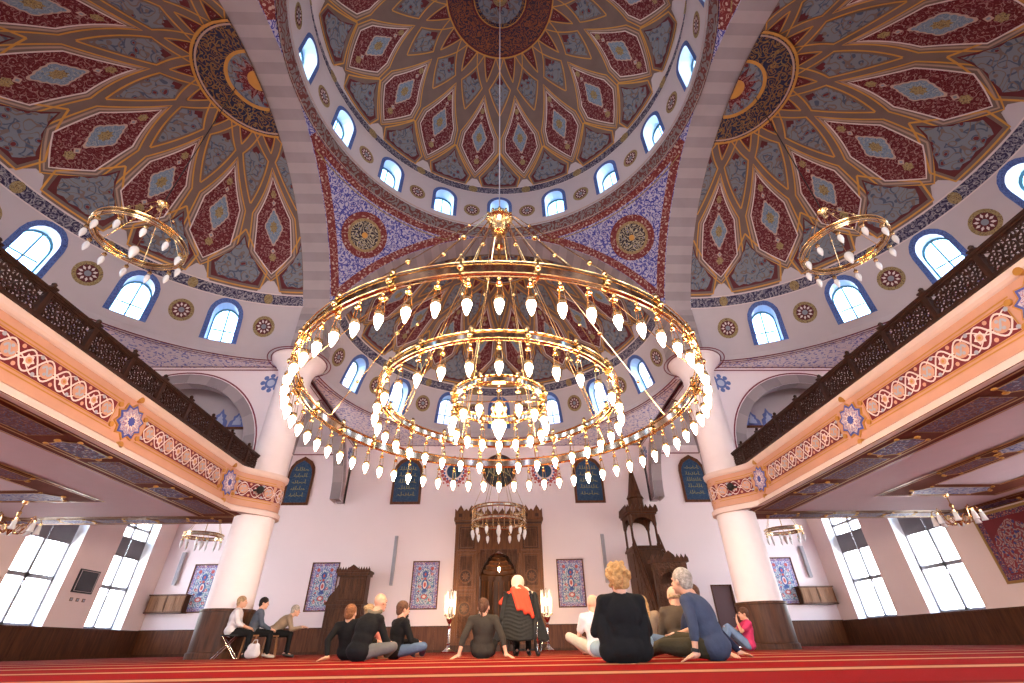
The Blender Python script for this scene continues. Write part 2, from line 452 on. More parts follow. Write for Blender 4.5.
# side walls (ground floor + up to the corner soffit), big windows
BLIND = plain('grey_blind_fabric', (0.17, 0.155, 0.165), 0.8)
SW = [(18.05, 20.1), (15.0, 17.05), (7.6, 9.7), (3.6, 5.7), (-0.4, 1.7), (-4.4, -2.3)]
ROOFZ = ZS + 0.02
for side, s in (('left', -1), ('right', 1)):
    SWs = [(18.55, 20.65)] + SW[1:] if s > 0 else [(18.75, 20.6)] + SW[1:]
    holes = [rect(a, b, 0.86, 5.2) for a, b in SWs]
    fr = lambda u, v, w, s=s: (s*(WX+w), u, v)
    wall_slab('wall_%s' % side, fr, BY, WY, 0, ROOFZ, holes, [M['pier'], M['white']], 0.55, 4.0, 1)
    # wainscot
    mb = MB()
    mb.bbox(s*(WX-0.05), s*WX, BY, WY-0.06, 0.07, 0.83, 0)
    mb.bbox(s*(WX-0.08), s*WX, BY, WY-0.08, 0.83, 0.865, 1)
    y = BY
    while y < WY-0.5:
        mb.bbox(s*(WX-0.056), s*(WX-0.05), y, y+0.012, 0.09, 0.82, 1); y += 0.62
    mb.bbox(s*(WX-0.07), s*WX, BY, WY-0.08, 0.0, 0.09, 1)
    mb.build('trim_wainscot_%s' % side, [M['woodmid'] if 0 else M['wood'], M['wood']], kind='structure', smooth=None)
    for i, (a, b) in enumerate(SWs):
        w = empty('window_%d' % (i+1+(6 if s > 0 else 0)), (s*(WX+0.38), (a+b)/2, 0.86), 0, kind='structure')
        W = b-a; H = 4.34; f = MB(); t = 0.05
        def q(u0, u1, v0, v1, d=0.07, mi=0): f.bbox(-d/2, d/2, u0, u1, v0, v1, mi)
        q(-W/2, W/2, 0, 0.09); q(-W/2, W/2, H-0.09, H); q(-W/2, -W/2+0.07, 0, H); q(W/2-0.07, W/2, 0, H)
        q(-t, t, 0, H); q(-W/2, W/2, 1.28, 1.40); q(-W/2, W/2, 3.4, 3.5)
        f.build('window_frame', M['steel'], w, smooth=None)
        g = MB(); g.bbox(-0.008, 0.008, -W/2+0.05, W/2-0.05, 0.06, H-0.06); g.build('pane', M['glass'], w, smooth=None)
        bl = MB()
        for hs in (-1, 1):
            u0, u1 = (-W/2+0.06, -0.04) if hs < 0 else (0.04, W/2-0.06)
            bl.bbox(-s*0.045, -s*0.055, u0, u1, 2.40, 3.02)
            bl.bbox(-s*0.035, -s*0.075, u0, u1, 2.37, 2.41); bl.bbox(-s*0.03, -s*0.085, u0, u1, 3.0, 3.06)
        bl.build('roller_blind', BLIND, w, smooth=None)
        hd = MB(); hd.bbox(-s*0.04, -s*0.09, -0.02, 0.02, 1.05, 1.17); hd.bbox(-s*0.08, -s*0.1, -0.02, 0.09, 1.12, 1.15)
        hd.build('window_handle', M['white'], w, smooth=None)
        sl = MB(); sl.bbox(-s*0.36, 0, -W/2, W/2, -0.005, 0.012); sl.build('window_sill', M['white'], w, smooth=None)

# front wall
frF = lambda u, v, w: (u, WY+w, v)
DL = rect(-10.95, -10.05, 0.0, 2.22); DR = rect(9.03, 9.93, 0.0, 2.22)
niche = [(-0.78, 0.0), (0.78, 0.0)] + [(0.78*math.cos(a), 3.0+0.55*math.sin(a)) for a in np.linspace(0, PI, 11)]
wall_slab('wall_front', frF, -WX, WX, 0, 16.5, [DL, DR, niche], [M['wall']], 0.5, 4.0)
mb = MB()
for a, b in ((-WX, -10.97), (-10.03, -1.98), (1.95, 9.0), (9.96, WX)):
    mb.bbox(a, b, WY-0.05, WY, 0.07, 0.85, 0); mb.bbox(a, b, WY-0.08, WY, 0.85, 0.885, 1); mb.bbox(a, b, WY-0.07, WY, 0, 0.09, 1)
    x = a
    while x < b-0.3: mb.bbox(x, x+0.012, WY-0.056, WY-0.05, 0.09, 0.84, 1); x += 0.62
mb.build('trim_wainscot_front', [M['woodmid'], M['wood']], kind='structure', smooth=None)
DOORM = plain('door_mauve_brown', (0.10, 0.045, 0.048), 0.5)
for i, u0 in enumerate((-10.95, 9.03)):
    d = empty('door_%d' % (i+1), (u0+0.45, WY+0.08, 0), kind='structure')
    m = MB(); m.bbox(-0.40, 0.40, 0, 0.05, 0.01, 2.17); m.build('door_leaf', DOORM, d, smooth=None)
    m = MB()
    m.bbox(-0.46, -0.40, -0.09, 0.1, 0, 2.22); m.bbox(0.40, 0.46, -0.09, 0.1, 0, 2.22); m.bbox(-0.46, 0.46, -0.09, 0.1, 2.17, 2.23)
    m.build('door_frame', M['wood'], d, smooth=None)
    m = MB(); m.tube([(0.32, -0.05, 1.02), (0.32, 0, 1.02)], 0.012); m.tube([(0.32, -0.05, 1.02), (0.20, -0.05, 1.02)], 0.01)
    m.build('door_handle', M['chrome'], d)

# rear wall behind the camera; its unseen tall windows are added to brighten the room
frB = lambda u, v, w: (u, BY-w, v)
RW = [(-12.5, -9.5), (-5.8, -2.2), (-1.6, 1.6), (2.2, 5.8), (9.5, 12.5)]
wall_slab('wall_rear', frB, -WX, WX, 0, 16.5, [rect(a, b, 0.8, 5.4) for a, b in RW], [M['wall'], M['white']], 0.4, 4.0, 1)
for i, (a, b) in enumerate(RW):
    w = empty('window_%d' % (20+i), ((a+b)/2, BY-0.3, 0.8), kind='structure')
    W = b-a; f = MB()
    for u in (-W/2+0.04, -W/6, W/6, W/2-0.04): f.bbox(u-0.04, u+0.04, -0.04, 0.04, 0, 4.6)
    for v in (0.04, 1.5, 3.0, 4.56): f.bbox(-W/2, W/2, -0.035, 0.035, v-0.04, v+0.04)
    f.build('window_frame', M['steel'], w, smooth=None)
    g = MB(); g.bbox(-W/2+0.05, W/2-0.05, -0.006, 0.006, 0.05, 4.55); g.build('pane', M['glass'], w, smooth=None)

# ================================================================ BIG DOME, HALF DOMES, ARCHES
def sphfn(C, R):
    def f(a, th):   # a azimuth in degrees from +Y clockwise, th polar in degrees
        a, th = R_(a), R_(th)
        return (C[0]+R*math.sin(th)*math.sin(a), C[1]+R*math.sin(th)*math.cos(a), C[2]+R*math.cos(th))
    return f
def sph_n(C): 
    C = Vector(C); return lambda p: (C-p).normalized()

DM = ['upper', 'tan', 'gold', 'red', 'blueflower', 'diamond', 'ochre', 'bluegrey', 'darkred', 'script', 'orangescript', 'frieze', 'royal', 'cream', 'pinkw', 'greyline']
M['cream'] = plain('scallop_cream', CREAM, 0.6); M['pinkw'] = plain('pale_outline', (0.62, 0.50, 0.48), 0.6); M['greyline'] = plain('strap_grey', (0.34, 0.22, 0.17), 0.65)
DI = {k: i for i, k in enumerate(DM)}
def scal(poly, n, amp):
    # scalloped copy of a closed polygon in a metric-ish space
    P = densify(poly, 1e9); out = []
    cx = sum(p[0] for p in P)/len(P); cy = sum(p[1] for p in P)/len(P)
    for i, p in enumerate(P):
        q = P[(i+1) % len(P)]
        for k in range(n*2):
            t = k/(n*2); x = p[0]+(q[0]-p[0])*t; y = p[1]+(q[1]-p[1])*t
            s = 1+amp*(1 if k % 2 else -0.6)
            out.append((cx+(x-cx)*s, cy+(y-cy)*s))
    return out
def sector(mb, C, R, a0, tb, dens=2.5):
    """one 22.5 degree sector of painted strapwork; tb holds polar angles"""
    H = 11.25
    X = lambda a: a0 + a*H
    nr = sph_n(C)
    def reg(poly, off, mi, step=dens):
        region(mb, [(X(a), t) for a, t in poly], [], sphfn(C, R-off), step, DI[mi])
    def line(pts, w, off, mi, closed=False):
        strip(mb, [(X(a), t) for a, t in pts], sphfn(C, R-off), nr, w, DI[mi], step=dens, closed=closed)
    T = tb
    # tan ground down to the zigzag foot
    reg([(-1, T['med']), (-0.5, T['med']), (0, T['med']), (0.5, T['med']), (1, T['med']), (1, T['foot']), (0.36, T['foot']), (0.10, T['notch']), (0, T['notch']), (-0.10, T['notch']), (-0.36, T['foot']), (-1, T['foot'])], 0.0, 'tan')
    # tooth by the medallion
    reg([(-0.48, T['med']+0.8), (0.48, T['med']+0.8), (0, T['tooth'])], 0.03, 'darkred')
    reg([(-0.30, T['med']+1.2), (0.30, T['med']+1.2), (0, T['tooth']-1.6)], 0.036, 'red')
    # kites on the sector edges
    for s in (-1, 1):
        k0, k1, k2, kw = T['kite']
        reg([(s, k0), (s*(1-kw), k1), (s, k2)], 0.03, 'blueflower')
        reg([(s, k0), (s*(1-kw*0.42), k0+(k1-k0)*0.42), (s*(1-kw*0.2), k0+(k1-k0)*0.62), (s, k0+(k1-k0)*0.5)], 0.036, 'darkred')
        line([(s*1.0, k0-1.8), (s*(1-kw-0.12), k1), (s*0.99, k2+1.9)], 0.04, 0.02, 'gold')
    # petal
    pin, p1, w1, p2, w2, pout = T['petal']
    pet = [(0, pin), (w1, p1), (w2, p2), (0, pout), (-w2, p2), (-w1, p1)]
    reg(pet, 0.03, 'red')
    line(pet, 0.035, 0.038, 'pinkw', True)
    def grow(g, gt): return [(0, pin-2.4*gt), (w1+g, p1-0.2*gt), (w2+g, p2+0.5*gt), (0, pout+1.9*gt), (-w2-g, p2+0.5*gt), (-w1-g, p1-0.2*gt)]
    line(grow(0.10, 0.6), 0.05, 0.018, 'greyline', True)
    line(grow(0.20, 1.1), 0.04, 0.022, 'gold', True)
    c = T['dia'][2]; hl = T['dia'][0]; hw = T['dia'][1]
    dia = [(0, c-hl), (hw*0.55, c-hl*0.5), (hw, c), (hw*0.55, c+hl*0.5), (0, c+hl), (-hw*0.55, c+hl*0.5), (-hw, c), (-hw*0.55, c-hl*0.5)]
    reg(scal(dia, 2, 0.05), 0.05, 'cream'); reg(scal([(a*0.88, c+(t-c)*0.88) for a, t in dia], 2, 0.05), 0.058, 'diamond')
    reg(starpoly(0, c, 1.0, 0.72, 8, hw*0.42, hl*0.34), 0.066, 'ochre')
    for tt, sz in ((c-hl*1.22, 0.9), (c+hl*1.22, 0.9)):
        reg([(0, tt-sz), (0.09, tt), (0, tt+sz), (-0.09, tt)], 0.05, 'cream'); reg([(0, tt-sz*0.5), (0.045, tt), (0, tt+sz*0.5), (-0.045, tt)], 0.056, 'bluegrey')
    for tt, q in ((c-hl*1.22-2.4, 0.14), (c+hl*1.22+1.9, 0.13)):
        reg(starpoly(0, tt, 1.0, 0.75, 6, q, 1.3), 0.05, 'ochre')
    # foot pentagons on the sector edges
    for s in (-1, 1):
        b0, b1, b2, bw = T['pent']
        pp = [(s, b0), (s*(1-bw*0.35), b0+(b1-b0)*0.5), (s*(1-bw), b1), (s*(1-bw*0.86), b2), (s, b2)]
        reg(pp, 0.03, 'darkred')
        reg([(s, b0+0.7), (s*(1-bw*0.15), b0+(b1-b0)*0.33), (s*(1-bw*0.25), b0+(b1-b0)*0.40), (s*(1-bw*0.42), b0+(b1-b0)*0.62), (s*(1-bw*0.60), b0+(b1-b0)*0.70), (s*(1-bw*0.78), b1-0.6), (s*(1-bw*0.88), b1+0.1), (s*(1-bw*0.76), b1+(b2-b1)*0.55), (s*(1-bw*0.62), b2-0.5), (s*(1-bw*0.45), b2-0.9), (s*(1-bw*0.25), b2-0.4), (s, b2-0.8)], 0.04, 'blueflower')
        line([(s, b0-1.6), (s*(1-bw-0.10), b1-0.4), (s*(1-bw*0.86-0.06), b2+0.9), (s, b2+0.9)], 0.05, 0.02, 'gold')
    # ties from the medallion
    for s in (-1, 1):
        line([(s*0.60, T['med']+0.1), (0.0, T['tooth']+1.2)], 0.035, 0.024, 'gold'); line([(s*0.60, T['med']+0.1), (s*1.0, T['kite'][0]-1.8)], 0.035, 0.024, 'gold')

TB_MAIN = dict(med=18.4, tooth=26.0, kite=(24.8, 29.6, 36.7, 0.64), petal=(34.3, 47.0, 0.72, 52.0, 0.74, 61.3), dia=(6.2, 0.38, 47.4),
               pent=(54.0, 63.3, 66.2, 0.72), foot=67.4, notch=63.9)
TB_HALF = dict(med=13.4, tooth=17.6, kite=(17.5, 21.0, 32.0, 0.66), petal=(25.2, 36.6, 0.66, 47.0, 0.62, 53.0), dia=(5.7, 0.36, 39.2),
               pent=(43.0, 53.0, 57.0, 0.76), foot=58.6, notch=55.0)

# --- main dome
C0 = (0, CY+0.12, 14.5); RD = 6.3
mb = MB()
f0 = sphfn(C0, RD+0.03)
for k in range(16):
    a = 11.25+22.5*k
    region(mb, rect(a-11.25, a+11.25, 17.8, 71.5), [], f0, 4.0, DI['upper'])
    sector(mb, C0, RD, a, TB_MAIN)
region(mb, circ(0, 0, 1, n=48), [], lambda u, v: sphfn(C0, RD-0.02)(math.degrees(math.atan2(u, v)), 18.8*math.hypot(u, v)), 0.12, DI['orangescript'])
def disc(C, R, off, rdeg, mi, n=48): region(mb, circ(0, 0, 1, n=n), [], lambda u, v: sphfn(C, R-off)(math.degrees(math.atan2(u, v)), rdeg*math.hypot(u, v)), 0.15, DI[mi])
disc(C0, RD, 0.04, 9.3, 'gold'); disc(C0, RD, 0.05, 9.0, 'script'); disc(C0, RD, 0.06, 7.8, 'blueflower')
region(mb, starpoly(0, 0, 1.0, 0.55, 8), [], lambda u, v: sphfn(C0, RD-0.07)(math.degrees(math.atan2(u, v)), 5.2*math.hypot(u, v)), 0.2, DI['red'])
disc(C0, RD, 0.08, 2.6, 'ochre'); disc(C0, RD, 0.09, 1.2, 'gold')
for rr, w, m_ in ((18.7, 0.05, 'gold'), (18.1, 0.05, 'darkred'), (9.8, 0.05, 'darkred')):
    strip(mb, [(t, rr) for t in range(0, 360, 5)], sphfn(C0, RD-0.05), sph_n(C0), w, DI[m_], closed=True)
mb.build('ceiling_dome', [M[k] for k in DM], kind='structure', smooth=60)

# --- arch-headed window on a curved wall: outline in (metres along, height) about its centre foot
def arch_outline(w, h, n=10, base=0.0):
    r = w/2
    return [(-r, base), (r, base)] + [(r*math.cos(a), h-r+r*math.sin(a)) for a in np.linspace(0, PI, n)]
def curved_band(name, fn, a0, a1, v0, v1, win, meds, frieze, unit, mats, kind='structure', nrm=None):
    """wall ring: fn(a, v, off). win: list of azimuths. unit: degrees per metre"""
    pass

# --- drum of the main dome
DRR = 5.95
def drum(a, z, off=0.0):
    r = DRR + (15.6-z)*0.03 - off
    return (r*math.sin(R_(a)), CY + r*math.cos(R_(a)), z)
dn = lambda p: (Vector((0, CY, p.z))-p).normalized()
U = math.degrees(1/DRR)
mb = MB()
WMATS = ['upper', 'royal', 'frieze', 'ochre', 'darkred', 'bluegrey', 'gold', 'pinkw', 'maroon', 'reveal']
WI = {k: i for i, k in enumerate(WMATS)}
def med_motif(put, r):
    put(circ(0, 0, r, n=20), 0.004, 'ochre'); put(circ(0, 0, r*0.72, n=20), 0.010, 'darkred')
    for k in range(10):
        a = 2*PI*k/10; x, y = r*0.47*math.cos(a), r*0.47*math.sin(a)
        put([(x+r*0.2*math.cos(a), y+r*0.2*math.sin(a)), (x-r*0.1*math.sin(a), y+r*0.1*math.cos(a)), (x-r*0.16*math.cos(a), y-r*0.16*math.sin(a)), (x+r*0.1*math.sin(a), y-r*0.1*math.cos(a))], 0.016, 'pinkw')
    put(circ(0, 0, r*0.24, n=10), 0.016, 'bluegrey')
WZ0 = 14.86
for k in range(16):
    ac = 22.5*k
    hole = [(ac+x*U, WZ0+y) for x, y in arch_outline(0.78, 1.36)]
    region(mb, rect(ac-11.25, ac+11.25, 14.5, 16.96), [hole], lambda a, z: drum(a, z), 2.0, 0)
    bo = [(ac+x*U, WZ0+y) for x, y in arch_outline(1.06, 1.50, 14)]
    region(mb, bo, [hole], lambda a, z: drum(a, z, 0.012), 2.0, WI['royal'])
    def put(poly, off, mi, ac=ac): region(mb, [(ac+11.25+x*U, 15.42+y) for x, y in poly], [], lambda a, z: drum(a, z, off), 1.5, WI[mi])
    med_motif(put, 0.34)
    region(mb, rect(ac-11.25, ac+11.25, 16.56, 16.92), [], lambda a, z: drum(a, z, 0.01), 2.0, WI['frieze'])
    region(mb, circ(ac+11.25, 16.74, 0.20*U, 0.20, n=14), [], lambda a, z: drum(a, z, 0.02), 1.5, WI['ochre'])
    for z in (16.54, 16.94): strip(mb, [(ac-11.25, z), (ac+11.25, z)], lambda a, z: drum(a, z, 0.014), dn, 0.035, WI['pinkw'], step=2.5)
    n = len(hole)     # reveals
    for i in range(n):
        a, b = hole[i], hole[(i+1) % n]
        mb.add([drum(a[0], a[1], 0), drum(b[0], b[1], 0), drum(b[0], b[1], -0.55), drum(a[0], a[1], -0.55)], [(0, 1, 2, 3)], WI['reveal'])
mb.build('wall_drum', [M[k] for k in WMATS], kind='structure', smooth=50)

def arch_window(idx, fn, ac, v0, w, h, U, dpt):
    """teal arched window set in the outer end of the reveal. fn(a, v, off)"""
    p = Vector(fn(ac, v0, -dpt))
    w_ = empty('window_%d' % idx, p, kind='structure')
    def F(poly, holes, off, mb, mi=0):
        region(mb, [(ac+x*U, v0+y) for x, y in poly], [[(ac+x*U, v0+y) for x, y in hh] for hh in holes], lambda a, z: tuple(Vector(fn(a, z, -dpt+off))-p), 1.6, mi)
    m = MB()
    out = arch_outline(w+0.04, h+0.02); inn = [(x*0.90, 0.05+y*0.92) for x, y in arch_outline(w, h)]
    F(out, [inn], 0.02, m); F(out, [inn], 0.06, m)
    bar = 0.022
    F(rect(-bar, bar, 0.06, h*0.95), [], 0.05, m); F(rect(-w*0.42, w*0.42, h*0.43-bar, h*0.43+bar), [], 0.05, m); F(rect(-w*0.42, w*0.42, h*0.20-bar*0.5, h*0.20+bar*0.5), [], 0.05, m)
    m.build('window_frame', M['teal'], w_, smooth=None)
    m = MB(); F(out, [], 0.03, m); m.build('pane', M['glass'], w_, smooth=None)
    return w_
nw = 30
for k in range(16):
    arch_window(nw, drum, 22.5*k, WZ0, 0.78, 1.36, U, 0.5); nw += 1

# --- ornament ring between the drum and the arches
mb = MB()
prof = [(5.98, 14.56), (6.02, 14.40), (6.07, 14.20), (6.13, 14.04)]
vs = []
for r, z in prof:
    for k in range(128): vs.append((r*math.sin(2*PI*k/128), CY+r*math.cos(2*PI*k/128), z))
mb.add(vs, [(i*128+k, i*128+(k+1) % 128, (i+1)*128+(k+1) % 128, (i+1)*128+k) for i in range(3) for k in range(128)], 0)
for r, z, w in ((5.95, 14.56, 0.05), (6.10, 14.06, 0.04)):
    strip(mb, [(a, z) for a in range(0, 360, 3)], lambda a, z, r=r: (r*math.sin(R_(a)), CY+r*math.cos(R_(a)), z), dn, w, 1, closed=True)
mb.build('trim_1', [M['ringbrown'], M['cream']], kind='structure', smooth=60)

# --- pendentives (four copies of one mesh)
def pend_pt(x, y):   # x,y offsets from the dome axis in first quadrant
    d = AR**2 + AI**2 - x*x - y*y
    return (x, y, AZ + math.sqrt(max(d, 0)))
Rr = 6.13
mb = MB()
arc = [(Rr*math.cos(a), Rr*math.sin(a)) for a in np.linspace(R_(4.6), R_(85.4), 24)]
outer = arc + [(AI*0.72, AI), (AI, AI), (AI, AI*0.72)]
outer = [(min(x, AI), min(y, AI)) for x, y in outer]
inner_pt = lambda off: (lambda x, y: tuple(Vector(pend_pt(x, y)) + (Vector((0, 0, AZ))-Vector(pend_pt(x, y))).normalized()*off))
region(mb, outer, [], inner_pt(0), 0.35, 0)
cn = lambda p: (Vector((0, 0, AZ))-p).normalized()
b = 0.125
strip(mb, [(AI-b, y) for y in np.linspace(1.75, AI-b, 30)], inner_pt(0.02), cn, 0.29, 1)
strip(mb, [(x, AI-b) for x in np.linspace(1.75, AI-b, 30)], inner_pt(0.02), cn, 0.29, 1)
strip(mb, [((Rr+0.12)*math.cos(a), (Rr+0.12)*math.sin(a)) for a in np.linspace(R_(15), R_(75), 40)], inner_pt(0.024), cn, 0.24, 1)
strip(mb, [((Rr+0.27)*math.cos(a), (Rr+0.27)*math.sin(a)) for a in np.linspace(R_(19), R_(71), 40)], inner_pt(0.03), cn, 0.04, 3)
mc = 5.06
def dscq(r): return circ(mc, mc, r, n=32)
ux = Vector((1, -1, 0)).normalized()
cc = Vector(pend_pt(mc, mc)); nn = cn(cc); vv = nn.cross(ux).normalized()
def tang(u, v, off):
    p = cc + ux*u + vv*v; q = (p-Vector((0, 0, AZ))).normalized(); return tuple(Vector((0, 0, AZ)) + q*(math.sqrt(AR**2+AI**2)-off))
for r, mi, off in ((0.86, 1, 0.03), (0.62, 3, 0.045), (0.52, 4, 0.055), (0.11, 5, 0.07)):
    region(mb, circ(0, 0, r, n=36), [], lambda u, v, off=off: tang(u, v, off), 0.3, mi)
M['blackgold'] = scroll('cream_script_on_black', (0.025, 0.02, 0.03), (0.42, 0.36, 0.25), (0.34, 0.29, 0.2), (0.1, 0.1, 0.2), scale=5, w1=0.09, w2=0.05)
pend = mb.build('wall_pendentive', [M['pend'], M['ringred'], M['royal'], M['ochre'], M['blackgold'], M['gold']], kind='structure', smooth=60)
pend.location = (0, CY, 0)
for k in range(1, 4):
    c = copy_tree(pend); c.rotation_euler = (0, 0, k*PI/2)

# --- striped stone arches (face, soffit) with the piers below; local frame: span along x, inner face at y=AI, outer y=AO
M['stone1'] = plain('arch_stone_light', (0.34, 0.275, 0.285), 0.6, var=0.06, scale=1.5)
M['stone2'] = plain('arch_stone_grey', (0.27, 0.22, 0.232), 0.6, var=0.08, scale=1.5)
mb = MB()
th1 = math.asin(AI/AR); nv = 45
def apt(t, rr=AR): return (rr*math.sin(t), AZ + rr*math.cos(t))
for i in range(nv):
    t0 = -th1 + 2*th1*i/nv; t1 = -th1 + 2*th1*(i+1)/nv; mi = i % 2
    for j in range(2):
        a = t0+(t1-t0)*j/2; b_ = t0+(t1-t0)*(j+1)/2
        (x0, z0), (x1, z1) = apt(a), apt(b_)
        mb.add([(x0, AI, z0), (x1, AI, z1), (x1, AO, z1), (x0, AO, z0)], [(0, 1, 2, 3)], mi)
        # back face ring so that the arch has thickness from outside
        (X0, Z0), (X1, Z1) = apt(a, AR+0.5), apt(b_, AR+0.5)
        mb.add([(x0, AO, z0), (x1, AO, z1), (X1, AO, Z1), (X0, AO, Z0)], [(0, 1, 2, 3)], mi)
        mb.add([(x0, AI+0.02, z0), (x1, AI+0.02, z1), (X1, AI+0.02, Z1), (X0, AI+0.02, Z0)], [(0, 1, 2, 3)], mi)
zp = AZ+math.sqrt(AR**2-AI**2)
arch = mb.build('trim_2', [M['stone1'], M['stone2']], kind='structure', smooth=None)
arch.location = (0, CY, 0)
for k in range(1, 4):
    c = copy_tree(arch); c.rotation_euler = (0, 0, k*PI/2)
for sx in (-1, 1):
    for sy in (-1, 1):
        mb = MB(); n = 7
        for i in range(n):
            z0 = ZS + (zp+0.02-ZS)*i/n; z1 = ZS + (zp+0.02-ZS)*(i+1)/n
            mb.bbox(sx*AI, sx*(AO+0.02), CY+sy*AI, CY+sy*(AO+0.02), z0, z1, i % 2)
        mb.build('trim_pier', [M['stone1'], M['stone2']], kind='structure', smooth=None)

# --- half dome mesh: local origin at (0,0,0) on the arch plane, opening towards -Y, extends to +Y
HC = (0, 0, AZ); RH = AR
fh = sphfn(HC, RH)
mb = MB()
HM = DM + ['pinkw', 'reveal', 'maroon', 'royal']
HI = dict(DI); HI.update({'reveal': len(DM)+1, 'maroon': len(DM)+2})
for k in range(-4, 4):
    a = 11.25+22.5*k
    region(mb, rect(a-11.25, a+11.25, 13, 59.6), [], sphfn(HC, RH+0.03), 4.0, DI['upper'])
    sector(mb, HC, RH, a, TB_HALF)
def hdisc(rdeg, off, mi, r0=0, lo=-90, hi=90):
    pts = [(rdeg, a) for a in range(lo, hi+1, 6)]
    poly = [(math.sin(R_(a))*1.0, math.cos(R_(a))*1.0) for _, a in pts]
    if r0 > 0: poly += [(math.sin(R_(a))*r0/rdeg, math.cos(R_(a))*r0/rdeg) for _, a in reversed(pts)]
    region(mb, poly, [], lambda u, v: sphfn(HC, RH-off)(math.degrees(math.atan2(u, v)), rdeg*math.hypot(u, v)), 0.14, HI[mi])
hdisc(14.0, -0.03, 'tan'); hdisc(14.0, 0.03, 'script'); hdisc(7.2, 0.05, 'gold'); hdisc(6.6, 0.06, 'blueflower'); hdisc(2.4, 0.08, 'gold')
for k in range(-3, 4):
    a = 25.7*k
    region(mb, [(math.sin(R_(a)), math.cos(R_(a))), (math.sin(R_(a+18))*0.5, math.cos(R_(a+18))*0.5), (math.sin(R_(a))*0.3, math.cos(R_(a))*0.3), (math.sin(R_(a-18))*0.5, math.cos(R_(a-18))*0.5)], [], lambda u, v: sphfn(HC, RH-0.07)(math.degrees(math.atan2(u, v)), 5.8*math.hypot(u, v)), 0.2, HI['red'])
hn = sph_n(HC)
for rr, w, m_ in ((13.9, 0.07, 'gold'), (13.1, 0.05, 'cream'), (7.0, 0.09, 'gold')):
    strip(mb, [(t, rr) for t in range(-90, 91, 5)], sphfn(HC, RH-0.09), hn, w, DI[m_])
def hw(a, v, off=0.0):   # v in metres of height
    th = math.acos(max(-1, min(1, (v-AZ)/RH)))
    r = RH-off; s = math.sin(th)
    return ((r)*s*math.sin(R_(a)), r*s*math.cos(R_(a)), v)
UH = math.degrees(1/6.5); HZ0 = 8.98
def regz(poly, holes, off, mi, step=2.2):
    K = 9.0
    region(mb, [(a, z*K) for a, z in poly], [[(a, z*K) for a, z in h_] for h_ in holes], lambda a, z: hw(a, z/K, off), step, mi)
ZF0, ZF1 = 10.44, 10.74
for k in range(-4, 5):
    ac = 22.5*k; lo = max(-90, ac-11.25); hi = min(90, ac+11.25)
    holes = []
    if abs(k) < 4:
        hole = [(ac+x*UH, HZ0+y) for x, y in arch_outline(0.80, 1.30)]; holes = [hole]
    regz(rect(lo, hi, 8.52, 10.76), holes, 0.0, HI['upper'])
    if holes:
        bo = [(ac+x*UH, HZ0-0.02+y) for x, y in arch_outline(1.10, 1.47)]
        regz(bo, [hole], 0.014, HI['royal'])
        for i in range(len(hole)):
            a, b_ = hole[i], hole[(i+1) % len(hole)]
            mb.add([hw(a[0], a[1], 0), hw(b_[0], b_[1], 0), hw(b_[0], b_[1], -0.55), hw(a[0], a[1], -0.55)], [(0, 1, 2, 3)], HI['reveal'])
    regz(rect(lo, hi, ZF0, ZF1), [], 0.014, HI['frieze'])
    for z in (ZF0-0.02, ZF1+0.02): strip(mb, [(lo, z), (hi, z)], lambda a, z: hw(a, z, 0.02), hn, 0.035, HI['pinkw'], step=2.5)
    if k < 4:
        regz(circ(ac+11.25, (ZF0+ZF1)/2, 0.16*UH, 0.16, n=14), [], 0.026, HI['ochre'])
        def put(poly, off, mi, ac=ac): regz([(ac+11.25+x*UH, 9.68+y) for x, y in poly], [], off+0.01, HI[mi])
        med_motif(put, 0.36)
# cornice moulding at the foot
for r0, z0, r1, z1, mi in ((6.78, 8.74, 6.70, 8.70, 'upper'), (6.70, 8.70, 6.70, 8.62, 'upper'), (6.70, 8.62, 6.62, 8.58, 'upper'), (6.62, 8.58, 6.62, 8.47, 'upper'), (6.62, 8.47, 6.9, 8.45, 'maroon')):
    n = 60; vs = []
    for r, z in ((r0, z0), (r1, z1)):
        for k in range(n+1): a = -PI/2+PI*k/n; vs.append((r*math.sin(a), r*math.cos(a), z))
    mb.add(vs, [(k, k+1, n+2+k, n+1+k) for k in range(n)], HI[mi])
HMATS = [M[k] for k in DM] + [M['pinkw'], M['reveal'], M['maroon'], M['royal']]
hd0 = mb.build('ceiling_half_dome', HMATS, kind='structure', smooth=60)
hd0.location = (0, CY+AO, 0)
HALF = [(0, CY+AO, 0.0), (-AO, CY, PI/2), (AO, CY, -PI/2), (0, CY-AO, PI)]
for x, y, rz in HALF[1:]:
    c = copy_tree(hd0); c.location = (x, y, 0); c.rotation_euler = (0, 0, rz)
for hi_, (x, y, rz) in enumerate(HALF):
    for k in range(-3, 4):
        if hi_ == 0:
            w_ = arch_window(nw, hw, 22.5*k, HZ0, 0.80, 1.30, UH, 0.5)
            w_.location = (w_.location.x, w_.location.y+CY+AO, w_.location.z)
            HALFW = globals().setdefault('HALFW', {}); HALFW[k] = w_
        else:
            w_ = copy_tree(HALFW[k]); w_.name = 'window_%d' % nw
            l = Vector(HALFW[k].location) - Vector((0, CY+AO, 0))
            w_.location = Matrix.Rotation(rz, 3, 'Z') @ l + Vector((x, y, 0)); w_.rotation_euler = (0, 0, rz)
        nw += 1

